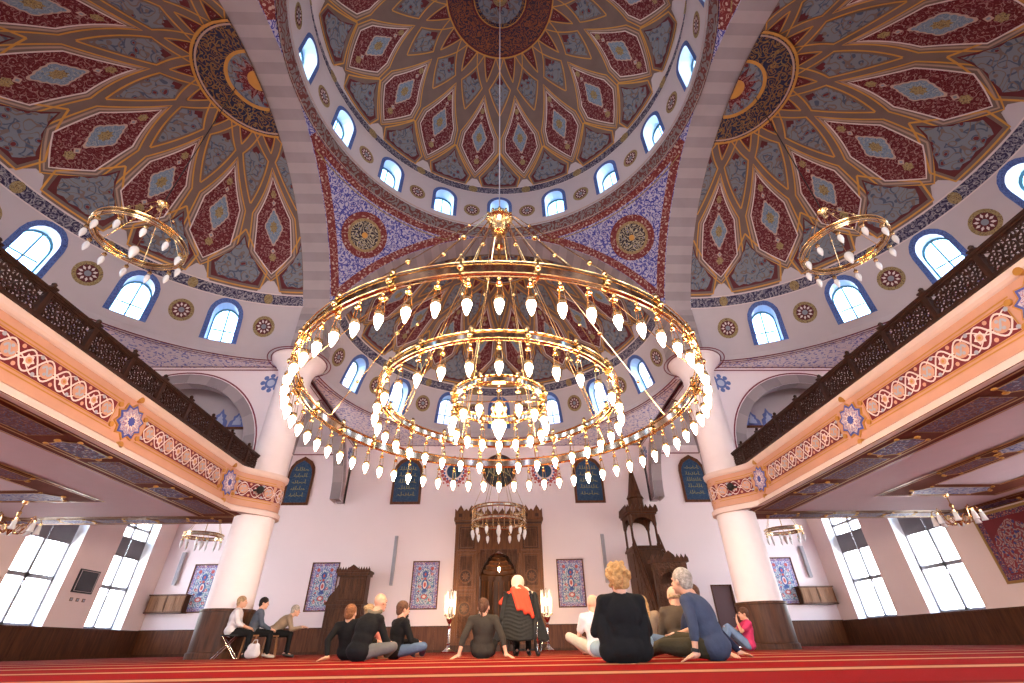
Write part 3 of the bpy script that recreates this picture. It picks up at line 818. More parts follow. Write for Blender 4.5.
# --- flat tiled soffits between half domes and walls, with the corner bays, at z = ZS
def soffit(name, fr, depth, halfw, wide):
    # fr(u, d): u along, d outward from the arch plane
    mb = MB()
    arc_ = [(6.66*math.sin(a), 6.66*math.cos(a)) for a in np.linspace(-PI/2, PI/2, 40)]
    outer = [(-halfw, 0.0)] + arc_ + [(halfw, 0.0), (halfw, depth), (-halfw, depth)]
    region(mb, outer, [], lambda u, d: fr(u, d, ZS), 1.2, 0)
    up = lambda p: Vector((0, 0, 1))
    sp_ = lambda off: (lambda u, d: fr(u, d, ZS-off))
    for rr, w in ((6.74, 0.05), (6.86, 0.025)):
        strip(mb, [(rr*math.sin(a), rr*math.cos(a)) for a in np.linspace(-PI/2+0.12, PI/2-0.12, 60)], sp_(0.012), up, w, 1)
    strip(mb, [(-halfw+0.12, 0.8), (-halfw+0.12, depth-0.12), (halfw-0.12, depth-0.12), (halfw-0.12, 0.8)], sp_(0.012), up, 0.05, 1, step=1.0)
    mb.build(name, [M['tile'], M['maroon']], kind='structure', smooth=None)
FD = WY-(CY+AO)
soffit('ceiling_front_soffit', lambda u, d, z: (u, CY+AO+d, z), FD, 7.12, 0)
soffit('ceiling_left_soffit', lambda u, d, z: (-AO-d, CY+u, z), WX-AO, 7.12, 0)
soffit('ceiling_right_soffit', lambda u, d, z: (AO+d, CY+u, z), WX-AO, 7.12, 0)
soffit('ceiling_rear_soffit', lambda u, d, z: (u, CY-AO-d, z), (CY-AO)-BY, 7.12, 0)
for k, (sx, y0, y1) in enumerate(((-1, CY+AO, WY), (1, CY+AO, WY), (-1, BY, CY-AO), (1, BY, CY-AO))):
    mb = MB(); mb.bbox(sx*6.9, sx*WX, y0, y1, ZS, ZS+0.1)
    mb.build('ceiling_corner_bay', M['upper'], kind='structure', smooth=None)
# outer roof shell so that no daylight leaks in around the domes
mb = MB()
E_ = 0.5
mb.bbox(-WX-E_, -AO-AR-0.62, BY-E_, WY+E_, ZS+0.12, ZS+0.3); mb.bbox(WX+E_, AO+AR+0.62, BY-E_, WY+E_, ZS+0.12, ZS+0.3)
ROOFM = plain('roof_sheet', (0.4, 0.4, 0.42), 0.6)

# --- side arches: wall planes at y = CY+AO (left and right bays) and x = +-AO (front bay), each with a stone rimmed arch
def arch_wall(name, fr, u0, u1, z0, z1, uc, r, zs, zb, depth, tulips=True):
    """wall from u0..u1, z0..z1; arch opening centre uc radius r springing zs down to zb; fr(u,z,w) w towards the far side"""
    hole = [(uc-r, zb), (uc+r, zb)] + [(uc+r*math.cos(a), zs+r*math.sin(a)) for a in np.linspace(0, PI, 25)]
    mb = MB()
    region(mb, rect(u0, u1, z0, z1), [hole], lambda u, v: fr(u, v, 0), 2.0, 0)
    region(mb, rect(u0, u1, z0, z1), [hole], lambda u, v: fr(u, v, depth), 2.0, 0)
    n = len(hole)
    for i in range(n):
        if zb < z0 and i in (0, 1, n-1): continue
        a, b_ = hole[i], hole[(i+1) % n]
        mb.add([fr(a[0], a[1], 0), fr(b_[0], b_[1], 0), fr(b_[0], b_[1], depth), fr(a[0], a[1], depth)], [(0, 1, 2, 3)], (1+(i//2) % 2) if i > 1 else 0)
    # stone ring
    rim = 0.34
    for j in range(24):
        a, b_ = PI*j/24, PI*(j+1)/24
        P = lambda t, rr: fr(uc+rr*math.cos(t), zs+rr*math.sin(t), -0.012)
        mb.add([P(a, r), P(b_, r), P(b_, r+rim), P(a, r+rim)], [(0, 1, 2, 3)], 1+(j//2) % 2)
    nv_ = Vector(fr(0, 0, 1))-Vector(fr(0, 0, 0))
    up = lambda p: nv_
    strip(mb, [(uc+(r+rim+0.05)*math.cos(a), zs+(r+rim+0.05)*math.sin(a)) for a in np.linspace(0, PI, 40)], lambda u, v: fr(u, v, -0.014), up, 0.05, 3)
    strip(mb, [(u0+0.1, z1-0.10), (u1-0.1, z1-0.10)], lambda u, v: fr(u, v, -0.014), up, 0.045, 3)
    for s in (-1, 1):
        uu = uc+s*(r+rim+0.05)
        strip(mb, [(uu, zs), (uu+s*0.0, zs-0.05), (u1-0.12 if s > 0 else u0+0.12, z1-0.18)][:2], lambda u, v: fr(u, v, -0.014), up, 0.045, 3)
    # blossom in each spandrel
    for s in (-1, 1):
        cx, cz = uc+s*(r+0.25), z1-0.62
        cx = min(max(cx, u0+0.55), u1-0.55)
        for k in range(8):
            a = PI/4*k
            region(mb, [(cx+0.28*math.cos(a)+0.085*math.cos(t), cz+0.28*math.sin(a)+0.085*math.sin(t)) for t in np.linspace(0, 2*PI, 9)[:-1]], [], lambda u, v: fr(u, v, -0.016), 1, 4)
        region(mb, circ(cx, cz, 0.21, n=16), [], lambda u, v: fr(u, v, -0.018), 1, 4)
        region(mb, circ(cx, cz, 0.13, n=12), [], lambda u, v: fr(u, v, -0.022), 1, 5)
    return mb.build(name, [M['wall'], M['stone1'], M['stone2'], M['maroon'], plain('blossom_blue', (0.13, 0.18, 0.42), 0.5), plain('blossom_pale', (0.5, 0.52, 0.66), 0.5)], kind='structure', smooth=None)
yA = CY+AO
for side, s in (('left', -1), ('right', 1)):
    arch_wall('wall_gallery_%s' % side, lambda u, z, w, s=s: (s*u, yA+w, z), 7.0, WX, 4.2, ZS, 10.75, 2.62, 5.22, 4.4, 0.4)
    arch_wall('wall_front_bay_%s' % side, lambda u, z, w, s=s: (s*(AO+w), u, z), yA+0.5, WY, 5.7, ZS, 18.15, 2.75, 5.72, 5.3, 0.45)
    # tympanum with blue tulips a little behind the gallery arch
    mb = MB()
    mb.bbox(s*7.1, s*WX, yA+1.25, yA+1.35, 3.6, ZS, 0)
    mb.bbox(s*7.6, s*13.6, yA+1.19, yA+1.25, 6.66, 6.74, 1)
    for k in range(9):
        u = 8.05+k*0.64; hgt = 0.62+0.08*(k % 2)
        P = lambda a, b_, w: (s*(u+a), yA+1.25-w, 6.75+b_)
        shp = [(-0.30, 0), (0.30, 0), (0.27, hgt*0.34), (0.17, hgt*0.46), (0.18, hgt*0.64), (0.08, hgt*0.74), (0, hgt), (-0.08, hgt*0.74), (-0.18, hgt*0.64), (-0.17, hgt*0.46), (-0.27, hgt*0.34)]
        mb.prism(shp, P, 0.0, 0.02, 2)
        mb.prism([(a*0.5, 0.08+b_*0.62) for a, b_ in shp], P, 0.02, 0.03, 3)
    mb.build('wall_tympanum_%s' % side, [M['upper'], M['woodmid'], plain('tulip_blue', (0.13, 0.17, 0.42), 0.5), plain('tulip_pale', (0.42, 0.46, 0.62), 0.5)], kind='structure', smooth=None)
    # stone pilaster foot on the front wall
    mb = MB()
    for i in range(7):
        z0 = 5.70+i*0.36
        mb.bbox(s*7.08, s*7.40, WY-0.30, WY, z0, z0+0.36, i % 2)
    mb.build('trim_pilaster', [M['stone1'], M['stone2']], kind='structure', smooth=None)
    mb = MB(); mb.bbox(s*7.42, s*WX, WY-0.04, WY, 8.02, 8.06); mb.build('trim_ledge', M['maroon'], kind='structure', smooth=None)

# --- columns
colm = None
def make_column():
    root = empty('column', (0, 0, 0), kind='structure')
    m = MB(); m.lathe([(0.56, 1.02), (0.525, 3.0), (0.51, 7.7), (0.53, 7.9), (0.60, 8.08), (0.72, 8.24), (0.86, 8.36), (0.88, ZS)], n=48); m.build('shaft', M['column'], root)
    m = MB(); m.lathe([(0.66, 0.0), (0.66, 0.12), (0.625, 0.14), (0.615, 0.96), (0.64, 0.97), (0.64, 1.03), (0.54, 1.035)], n=48); m.build('base_cladding', M['wood'], root)
    m = MB()
    for r in (0.90, 1.02):
        m.tube([(r*math.cos(a), r*math.sin(a), ZS-0.012) for a in np.linspace(0, 2*PI, 49)[:-1]], 0.018, 6, 0, True)
    m.build('ceiling_line', M['maroon'], root)
    return root
CX, CYY = 6.92, 13.7
c0 = make_column(); c0.location = (-CX, CYY, 0)
for x, y in ((CX, CYY), (-CX, 2*CY-13.7), (CX, 2*CY-13.7)):
    c = copy_tree(c0); c.location = (x, y, 0)

# ================================================================ GALLERIES
M['fred'] = plain('fascia_maroon', (0.17, 0.012, 0.02), 0.5, var=0.1)
M['fwhite'] = plain('fascia_interlace_white', (0.74, 0.60, 0.58), 0.55)
M['fgrey'] = plain('fascia_blue_grey', (0.36, 0.38, 0.46), 0.55)
M['starblue'] = plain('star_blue', (0.07, 0.09, 0.36), 0.5)
M['starpale'] = scroll('star_pale_filigree', (0.50, 0.44, 0.52), (0.12, 0.14, 0.42), (0.40, 0.16, 0.20), None, scale=16, w1=0.10, w2=0.04)
M['cartouche'] = scroll('navy_cartouche', (0.09, 0.07, 0.16), (0.34, 0.30, 0.44), (0.20, 0.07, 0.10), (0.5, 0.36, 0.2), scale=8, w1=0.12, w2=0.05)
M['cartoucheblue'] = scroll('pale_blue_cartouche', (0.32, 0.32, 0.46), (0.10, 0.12, 0.36), (0.5, 0.46, 0.54), (0.4, 0.2, 0.2), scale=5, w1=0.12, w2=0.06)
M['soffred'] = scroll('soffit_red_ornament', (0.15, 0.035, 0.035), (0.30, 0.12, 0.10), (0.12, 0.08, 0.16), None, scale=8, w1=0.12, w2=0.05)

def path_points():
    P = [(-7.15, BY+0.0)]
    P += [(-7.15, 12.5)]
    for t in np.linspace(0.1, 1, 10):     # smooth swing out around the column
        s = t*t*(3-2*t); P.append((-7.15+s*0.79, 12.5+t*1.15))
    for a in np.linspace(R_(-4), R_(88), 12)[1:]:
        P.append((-6.92+0.56*math.cos(a), 13.70+0.56*math.sin(a)))
    return P
PP = path_points()
SL = [0.0]
for a, b in zip(PP, PP[1:]): SL.append(SL[-1]+math.hypot(b[0]-a[0], b[1]-a[1]))
def s_of_y(y): return y-BY
def pth(s):
    s = max(0, min(SL[-1]-1e-6, s)); i = max(0, int(np.searchsorted(SL, s, side='right'))-1); i = min(i, len(PP)-2)
    t = (s-SL[i])/(SL[i+1]-SL[i]); a, b = PP[i], PP[i+1]
    p = (a[0]+(b[0]-a[0])*t, a[1]+(b[1]-a[1])*t); d = Vector((b[0]-a[0], b[1]-a[1], 0)).normalized()
    return p, Vector((d.y, -d.x, 0))
STARS = [12.22, 8.34, 4.46, 0.58, -3.3]
for side, sg in (('left', 1), ('right', -1)):
    def FF(s, z, off=0.0):
        p, n = pth(s); return (sg*(p[0]+n.x*off), p[1]+n.y*off, z)
    fnr = lambda p: Vector((sg, 0, 0))
    root = empty('trim_gallery_%s' % side, (0, 0, 0), kind='structure')
    # swept mouldings
    mb = MB()
    prof = [(3.25, -0.05, 1), (3.25, 0.07, 1), (3.37, 0.07, 1), (3.40, 0.02, 1), (3.42, 0.0, 0), (4.27, 0.0, 0), (4.29, 0.03, 1), (4.33, 0.06, 1), (4.40, 0.07, 1), (4.42, 0.07, 1), (4.43, -0.25, 1)]
    ss = sorted(set(list(np.arange(0, SL[-1], 1.5)) + [s for s in SL] + list(np.linspace(s_of_y(12.3), SL[-1], 30))))
    ss = [s for i, s in enumerate(ss) if i == 0 or s-ss[i-1] > 1e-4]
    for i in range(len(prof)-1):
        vs = []
        for z, d, _ in prof[i:i+2]:
            vs += [FF(s, z, d) for s in ss]
        n = len(ss)
        mb.add(vs, [(k, k+1, n+k+1, n+k) for k in range(n-1)], prof[i+1][2])
    mb.build('fascia_moulding', [M['peach'], M['peachlight']], root, smooth=30)
    # painted panels
    mb = MB()
    def P2(off): return lambda s, z: FF(s, z, off)
    def line(pts, w, off, mi, closed=False): strip(mb, pts, P2(off), fnr, w, mi, step=0.3, closed=closed)
    bounds = []
    ys = sorted(STARS)
    edges = [(SL[-1]-0.12)] + []
    segs = []
    for i, y in enumerate(ys):
        s0 = s_of_y(y)+0.44
        s1 = s_of_y(ys[i+1])-0.44 if i+1 < len(ys) else SL[-1]-0.10
        segs.append((s0, s1))
    zm = 3.855
    for s0, s1 in segs:
        region(mb, rect(s0, s1, 3.65, 4.06), [], P2(0.006), 0.25, 0)
        for zz in ((3.575, 4.135)): line([(s0-0.12, zz), (s1+0.12 if s1 < SL[-1]-0.3 else s1, zz)], 0.022, 0.012, 3)
        line([(s0-0.02, 3.63), (s1+0.02, 3.63), (s1+0.02, 4.08), (s0-0.02, 4.08)], 0.02, 0.012, 3, True)
        n = max(2, int(round((s1-s0)/0.33))); w = (s1-s0)/n
        for ph in (0, 1):
            pts = [(s0+(s1-s0)*t, zm+(0.175 if ph else -0.175)*math.sin(PI*n*t)) for t in np.linspace(0, 1, n*8+1)]
            strip(mb, pts, P2(0.012), fnr, 0.028, 1)
            pts = [(s0+(s1-s0)*t, zm+(0.10 if ph else -0.10)*math.cos(PI*n*t)+(0.07 if ph else -0.07)) for t in np.linspace(0, 1, n*8+1)]
            strip(mb, pts, P2(0.014), fnr, 0.020, 1)
        for k in range(n):
            c = s0+w*(k+0.5)
            if k % 2 == 0:
                region(mb, circ(c, zm, 0.125, n=16), [], P2(0.018), 0.3, 4)
                strip(mb, [(c-0.09+0.18*t, zm+0.06*math.sin(2*PI*t)) for t in np.linspace(0, 1, 9)], P2(0.024), fnr, 0.035, 2)
                for sx in (-1, 1): region(mb, circ(c+sx*0.02, zm+sx*0.065, 0.028, n=8), [], P2(0.026), 0.3, 2)
            else:
                region(mb, starpoly(c, zm, 0.105, 0.07, 6), [], P2(0.018), 0.3, 1); region(mb, circ(c, zm, 0.055, n=10), [], P2(0.024), 0.3, 4); region(mb, circ(c, zm, 0.025, n=8), [], P2(0.03), 0.3, 3)
            for sy in (-1, 1): region(mb, circ(s0+w*k, zm+sy*0.15, 0.035, n=8), [], P2(0.016), 0.3, 4 if k % 2 else 2)
    mb.build('fascia_painting', [M['fred'], M['fwhite'], M['fgrey'], M['gold'], M['peach']], root, smooth=None)
    # star medallions on the fascia
    for y in STARS:
        m = MB(); c = s_of_y(y)
        def star(r1, r2, n, o0, o1, mi):
            m.prism(starpoly(c, zm, r1, r2, n, 1, 1, PI/2), lambda s, z, w: FF(s, z, w), o0, o1, mi)
        star(0.37, 0.29, 10, 0.0, 0.03, 0); star(0.335, 0.26, 10, 0.03, 0.04, 1); star(0.28, 0.22, 10, 0.04, 0.048, 2); star(0.18, 0.09, 10, 0.048, 0.054, 3); star(0.10, 0.07, 10, 0.054, 0.060, 1)
        for sx, sz in ((-1, -1), (-1, 1), (1, -1), (1, 1)):
            m.prism(circ(c+sx*0.36, zm+sz*0.20, 0.05, n=10), lambda s, z, w: FF(s, z, w), 0.0, 0.03, 0)
        for sz in (-1, 1): m.prism(circ(c, zm+sz*0.46, 0.06, n=10), lambda s, z, w: FF(s, z, w), 0.0, 0.07, 0)
        m.build('star_medallion', [M['gold'], M['starblue'], M['starpale'], M['fwhite']], root, smooth=None)
    # slab and soffit
    mb = MB()
    X = lambda x: sg*x
    mb.bbox(X(-14.2), X(-7.22), BY, 14.25, 3.26, 4.42, 0)
    mb.build('gallery_slab', [M['ceil']], root, smooth=None)
    mb = MB()
    down = lambda p: Vector((0, 0, -1))
    zf = lambda off: (lambda x, y: (X(x), y, 3.255-off))
    def rg(poly, off, mi): region(mb, poly, [], zf(off), 2.0, mi)
    def ln(pts, w, off, mi, closed=False): strip(mb, pts, zf(off), down, w, mi, closed=closed)
    # border bands: along the nave edge, along the front edge, along the wall
    rg(rect(-8.28, -7.05, BY, 13.3), 0.0, 0); rg(rect(-14.2, -6.9, 13.3, 14.25), 0.0, 0); rg(rect(-14.2, -13.3, BY, 13.3), 0.0, 0)
    for x in (-8.28, -8.10, -7.25, -13.3, -13.45, -14.05): ln([(x, BY), (x, 13.3)], 0.04, 0.012, 1)
    for y in (13.3, 13.45, 14.08): ln([(-14.1, y), (-7.2, y)], 0.04, 0.012, 1)
    def cart(cx, cy, hl, hw, along, mi, off=0.02):
        shp = [(-hl, 0), (-hl*0.86, hw*0.45), (-hl*0.78, hw), (hl*0.78, hw), (hl*0.86, hw*0.45), (hl, 0), (hl*0.86, -hw*0.45), (hl*0.78, -hw), (-hl*0.78, -hw), (-hl*0.86, -hw*0.45)]
        T = (lambda u, v: (cx+v, cy+u)) if along == 'y' else (lambda u, v: (cx+u, cy+v))
        rg([T(u, v) for u, v in shp], off, mi); ln([T(u*1.03, v*1.1) for u, v in shp], 0.035, off+0.006, 1, True)
        for u in (-hl*0.80, hl*0.80):
            for v in (-hw*1.15, hw*1.15):
                a, b_ = T(u, v); mb.ell((X(a), b_, 3.235), (0.045, 0.045, 0.02), 1, 8, 5)
        for u in (-hl*1.06, hl*1.06):
            a, b_ = T(u, 0); mb.ell((X(a), b_, 3.235), (0.055, 0.055, 0.025), 1, 8, 5)
    y = 13.0
    k = 0
    while y > BY+1:
        if k % 2: cart(-7.68, y-0.42, 0.46, 0.26, 'y', 2); y -= 1.12
        else: rg(rect(-7.97, -7.38, y-1.42, y-0.05), 0.02, 3); ln([(-7.97, y-0.05), (-7.38, y-0.05), (-7.38, y-1.42), (-7.97, y-1.42)], 0.025, 0.026, 1, True); y -= 1.62
        k += 1
    for k in range(4):
        cart(-8.9-k*1.75+0.55, 13.76, 0.42, 0.20, 'x', 2); rg(rect(-9.9-k*1.75+0.35, -9.0-k*1.75+0.28, 13.55, 13.98), 0.02, 3)
    y = 12.6
    for k in range(8): cart(-13.75, y-k*2.4, 0.6, 0.22, 'y', 4 if k % 2 else 2)
    # framed ceiling panels with pale blue cartouches
    for y0, y1 in ((4.2, 11.75), (-5.2, 2.6)):
        ox0, ox1 = -12.9, -9.7; b_ = 1.0
        for r in (rect(ox0, ox1, y1-b_, y1), rect(ox0, ox1, y0, y0+b_), rect(ox0, ox0+b_*0.8, y0+b_, y1-b_), rect(ox1-b_*0.8, ox1, y0+b_, y1-b_)): rg(r, 0.004, 0)
        ln([(ox0, y0), (ox1, y0), (ox1, y1), (ox0, y1)], 0.06, 0.014, 1, True); ln([(ox0+b_*0.8, y0+b_), (ox1-b_*0.8, y0+b_), (ox1-b_*0.8, y1-b_), (ox0+b_*0.8, y1-b_)], 0.05, 0.014, 1, True)
        ln([(ox0+.12, y0+.12), (ox1-.12, y0+.12), (ox1-.12, y1-.12), (ox0+.12, y1-.12)], 0.025, 0.014, 1, True)
        for yy in (y0+b_/2, y1-b_/2): cart((ox0+ox1)/2, yy, 0.95, 0.30, 'x', 4)
        for xx in (ox0+b_*0.4, ox1-b_*0.4):
            for t in (0.25, 0.5, 0.75): cart(xx, y0+b_+(y1-y0-2*b_)*t, 0.62, 0.22, 'y', 4 if t == 0.5 else 3)
    mb.build('soffit_painting', [M['woodred'], M['gold'], M['cartouche'], M['soffred'], M['cartoucheblue']], root, smooth=None)

# --- balcony railings
m = MB()
TH = 0.03
def ann(cy, cz, r0, r1, n=14):
    vs = []
    for x in (-TH/2, TH/2):
        for k in range(n):
            a = 2*PI*k/n
            for r in (r0, r1): vs.append((x, cy+r*math.cos(a), cz+r*math.sin(a)))
    fs = []; o = 2*n
    for k in range(n):
        a, b_ = 2*k, 2*((k+1) % n)
        fs += [(a, a+1, b_+1, b_), (o+b_, o+b_+1, o+a+1, o+a), (a, b_, o+b_, o+a), (a+1, o+a+1, o+b_+1, b_+1)]
    m.add(vs, fs)
def bar(y0, z0, y1, z1, w):
    d = Vector((0, y1-y0, z1-z0)); L_ = d.length; d.normalize(); s = Vector((0, -d.z, d.y))*w/2
    a, b_ = Vector((0, y0, z0)), Vector((0, y1, z1)); xx = Vector((TH/2, 0, 0))
    vs = [a-s-xx, a+s-xx, b_+s-xx, b_-s-xx, a-s+xx, a+s+xx, b_+s+xx, b_-s+xx]
    m.add(vs, [(3,2,1,0),(4,5,6,7),(0,1,5,4),(1,2,6,5),(2,3,7,6),(3,0,4,7)])
PWD = 0.98
L0, L1, Z0_, Z1_ = -PWD/2+0.05, PWD/2-0.05, 0.04, 0.44
for z in (Z0_, Z1_): bar(L0, z, L1, z, 0.03)
nc = 4; cw = (L1-L0)/nc
for i in range(nc):
    cy_ = L0+cw*(i+0.5); cz_ = (Z0_+Z1_)/2
    ann(cy_, cz_, 0.088, 0.106); ann(cy_, cz_, 0.022, 0.036, 8)
    for k in range(8):
        a = PI/4*k; bar(cy_+0.03*math.cos(a), cz_+0.03*math.sin(a), cy_+0.092*math.cos(a), cz_+0.092*math.sin(a), 0.012)
    for sz in (-1, 1):
        ann(L0+cw*i, cz_+sz*0.135, 0.048, 0.062, 10)
        bar(L0+cw*i, cz_+sz*0.09, L0+cw*i, cz_+sz*0.2, 0.012)
        bar(cy_, cz_+sz*0.1, cy_, cz_+sz*0.2, 0.014)
        bar(cy_-0.06, cz_+sz*0.085, L0+cw*i, cz_+sz*0.14, 0.012); bar(cy_+0.06, cz_+sz*0.085, L0+cw*(i+1), cz_+sz*0.14, 0.012)
        bar(cy_, cz_+sz*0.13, cy_-cw/2, cz_+sz*0.20, 0.012); bar(cy_, cz_+sz*0.13, cy_+cw/2, cz_+sz*0.20, 0.012)
lat0 = m.build('lattice_panel', M['lattice'], smooth=None)
m = MB()
m.box((0, 0, 0.27), (0.10, 0.09, 0.54)); m.box((0, 0, 0.555), (0.13, 0.12, 0.03))
m.lathe([(0.0, 0.66), (0.022, 0.655), (0.04, 0.63), (0.035, 0.60), (0.02, 0.585), (0.035, 0.57), (0.001, 0.568)], n=10)
post0 = m.build('post', M['lattice'])
firstp = [lat0, post0]
for side, s in (('left', -1), ('right', 1)):
    rt = empty('balcony_railing', (s*7.10, 13.55, 4.42), 0, 'dark openwork wooden railing along the %s gallery, above the painted fascia' % ('left-hand' if s < 0 else 'right-hand'), 'railing', 'balcony railings')
    m = MB()
    Lr = 13.55-BY
    m.bbox(-0.07, 0.07, -Lr, 0.04, 0.47, 0.515); m.bbox(-0.045, 0.045, -Lr, 0.02, 0.44, 0.47); m.build('handrail', M['lattice'], rt, smooth=None)
    m = MB(); m.bbox(-0.07, 0.07, -Lr, 0.02, 0.0, 0.05); m.build('bottom_rail', M['lattice'], rt, smooth=None)
    k = 0
    while k*PWD < Lr-0.5:
        for src, yy in ((post0, -k*PWD), (lat0, -(k+0.5)*PWD)):
            o = firstp.pop(firstp.index(src)) if src in firstp else src.copy()
            if o is not src: COL.objects.link(o)
            o.parent = rt; o.location = (0, yy, 0.0)
        k += 1

# small dark speaker pod fixed to each curved fascia end
for s in (-1, 1):
    t = empty('wall_speaker', (s*6.62, 12.95, 3.86), 0, 'small round black speaker on the %s gallery fascia beside the column' % ('left-hand' if s < 0 else 'right-hand'), 'speaker', 'round black speakers')
    m = MB(); m.ell((0, 0, 0), (0.10, 0.10, 0.11), 0, 14, 8); m.build('speaker_body', M['rubber'], t)
    m = MB(); m.tube([(s*0.2, 0.05, 0), (0, 0, 0)], 0.03, 8); m.build('bracket', M['darkmetal'], t)

# ================================================================ CHANDELIERS
def bulb_mb(r=0.053, L=0.19):
    m = MB(); m.lathe([(0.001, -L*0.56), (r*0.22, -L*0.50), (r*0.42, -L*0.36), (r*0.74, -L*0.10), (r*0.98, L*0.16), (r, L*0.30), (r*0.8, L*0.42), (0.001, L*0.46)], n=9); return m
def lamp_holder_mb(drop=0.36, r=0.05):
    """small cup with three wires under a hoop; origin at the hoop, bulb centre at -drop-0.11"""
    m = MB()
    m.tube([(0, 0, 0.02), (0, 0, -0.10)], 0.008, 6)
    m.ell((0, 0, -0.06), (0.022, 0.022, 0.022), 0, 8, 6)
    m.lathe([(0.008, -0.09), (0.036, -0.12), (0.040, -0.15), (0.020, -0.16), (0.001, -0.16)], n=10)
    for k in range(3):
        a = 2*PI*k/3; m.tube([(0.03*math.cos(a), 0.03*math.sin(a), -0.14), (0.052*math.cos(a), 0.052*math.sin(a), -drop+0.02)], 0.0045, 4)
    m.lathe([(0.054, -drop+0.03), (0.060, -drop+0.01), (0.054, -drop-0.02)], n=12)
    return m
def hoop_mb(R, h, n=72, t=0.020, band=True, panels=True):
    """brass hoop: two tubes and a mirror band between them, base at z=0"""
    m = MB()
    for z in (0, h):
        for dr in (-0.035, 0.035):
            m.tube([((R+dr)*math.cos(2*PI*k/n), (R+dr)*math.sin(2*PI*k/n), z) for k in range(n)], t*0.55, 6, 0, True)
    return m
def band_mb(R, h, n=72):
    m = MB(); m.lathe([(R-0.012, 0.0), (R-0.012, h)], n=n); m.lathe([(R+0.012, 0.0), (R+0.012, h)], n=n); m.lathe([(R-0.012, 0), (R+0.012, 0)], n=n); m.lathe([(R-0.012, h), (R+0.012, h)], n=n); return m
LAMP = lamp_holder_mb(); HB = None; BB = None
def add_lamp(parent, loc, lit=True, scale=1.0):
    global HB, BB
    if HB is None:
        HB = LAMP.build('lamp_holder', M['brass'], parent)
        BB = bulb_mb().build('bulb', M['bulb'], HB); BB.location = (0, 0, -0.47)
        h_ = HB
    else:
        h_ = HB.copy(); COL.objects.link(h_); h_.parent = parent
        b_ = BB.copy(); COL.objects.link(b_); b_.parent = h_
    h_.location = loc; h_.scale = (scale,)*3
    return h_
ch = empty('chandelier', (0, 7.2, 3.66), 0, 'huge three-ringed brass chandelier with lit bulbs hanging under the main dome', 'chandelier')
HUBZ = 8.4-3.66
for R, n, h in ((3.34, 60, 0.17), (2.03, 32, 0.13), (0.80, 16, 0.12)):
    studs = hoop_mb(R, h)
    band_mb(R, h).build('mirror_band', M['brassdark'], ch)
    ns = {60: 24, 32: 16, 16: 8}[n]
    for k in range(ns):
        a = 2*PI*(k+0.5)/ns
        for dr in (-0.05, 0.05):
            studs.ell(((R+dr)*math.cos(a), (R+dr)*math.sin(a), h/2), (0.045, 0.045, 0.05), 0, 8, 6)
        studs.box(((R)*math.cos(a), R*math.sin(a), h/2), (0.10, 0.03, h+0.08), 0, a)
        studs.ell((R*math.cos(a), R*math.sin(a), h+0.08), (0.035, 0.035, 0.05), 0, 8, 6)
    studs.build('ring', M['brass'], ch)
    for k in range(n):
        a = 2*PI*k/n
        add_lamp(ch, (R*math.cos(a), R*math.sin(a), 0.0))
# hub crown
m = MB()
m.lathe([(0.05, 0.30), (0.16, 0.22), (0.22, 0.12), (0.30, 0.02), (0.30, -0.04), (0.22, -0.10), (0.14, -0.30), (0.20, -0.36), (0.16, -0.46), (0.06, -0.50), (0.05, -0.8), (0.11, -0.86), (0.11, -0.94), (0.04, -1.0), (0.04, -1.5), (0.08, -1.55), (0.04, -1.6), (0.001, -1.62)], (0, 0, HUBZ), n=20)
for k in range(12):
    a = 2*PI*k/12; m.ell((0.30*math.cos(a), 0.30*math.sin(a), HUBZ+0.03), (0.035, 0.035, 0.05), 0, 8, 6)
m.build('hub', M['brass'], ch)
m = MB(); m.tube([(0, 0, HUBZ+0.25), (0, 0.0, 20.75-3.66)], 0.013, 8); m.build('suspension_cable', M['greybox'], ch)
for (R, nr, h, r0) in ((3.34, 12, 0.17, 0.28), (2.03, 8, 0.13, 0.2), (0.8, 4, 0.12, 0.1)):
    for k in range(nr):
        a = 2*PI*(k+0.5)/nr
        p = Vector((r0*math.cos(a), r0*math.sin(a), HUBZ)); q = Vector((R*math.cos(a), R*math.sin(a), h))
        m = MB(); m.tube([p, q], 0.010, 5)
        for t in ((0.2, 0.62, 0.85) if R > 3 else (0.35, 0.75)):
            c = p.lerp(q, t); rr = 0.055 if t in (0.62, 0.35) else 0.035
            m.ell(c, (rr, rr, rr), 0, 8, 6)
        m.build('stay_rod', M['brass'], ch)
# cross stays and central pendant
m = MB()
for k in range(8):
    a = 2*PI*k/8
    pass
for k in range(12):
    a = 2*PI*k/12
    pass
for k in range(4):
    a = 2*PI*k/4; m.tube([(0, 0, 0.05), (0.8*math.cos(a), 0.8*math.sin(a), 0.05)], 0.012, 5)
m.tube([(0, 0, HUBZ-1.6), (0, 0, -0.1)], 0.014, 6)
m.build('cross_stays', M['brass'], ch)
m = MB(); m.lathe([(0.02, 0.05), (0.12, -0.02), (0.15, -0.10), (0.11, -0.18), (0.03, -0.2)], n=16)
for k in range(6): a = PI/3*k; m.tube([(0.12*math.cos(a), 0.12*math.sin(a), -0.1), (0.14*math.cos(a), 0.14*math.sin(a), -0.35)], 0.006, 4)
m.build('central_lamp_holder', M['brass'], ch)
m = bulb_mb(0.115, 0.32); o = m.build('central_bulb', M['bulb'], ch); o.location = (0, 0, -0.47)

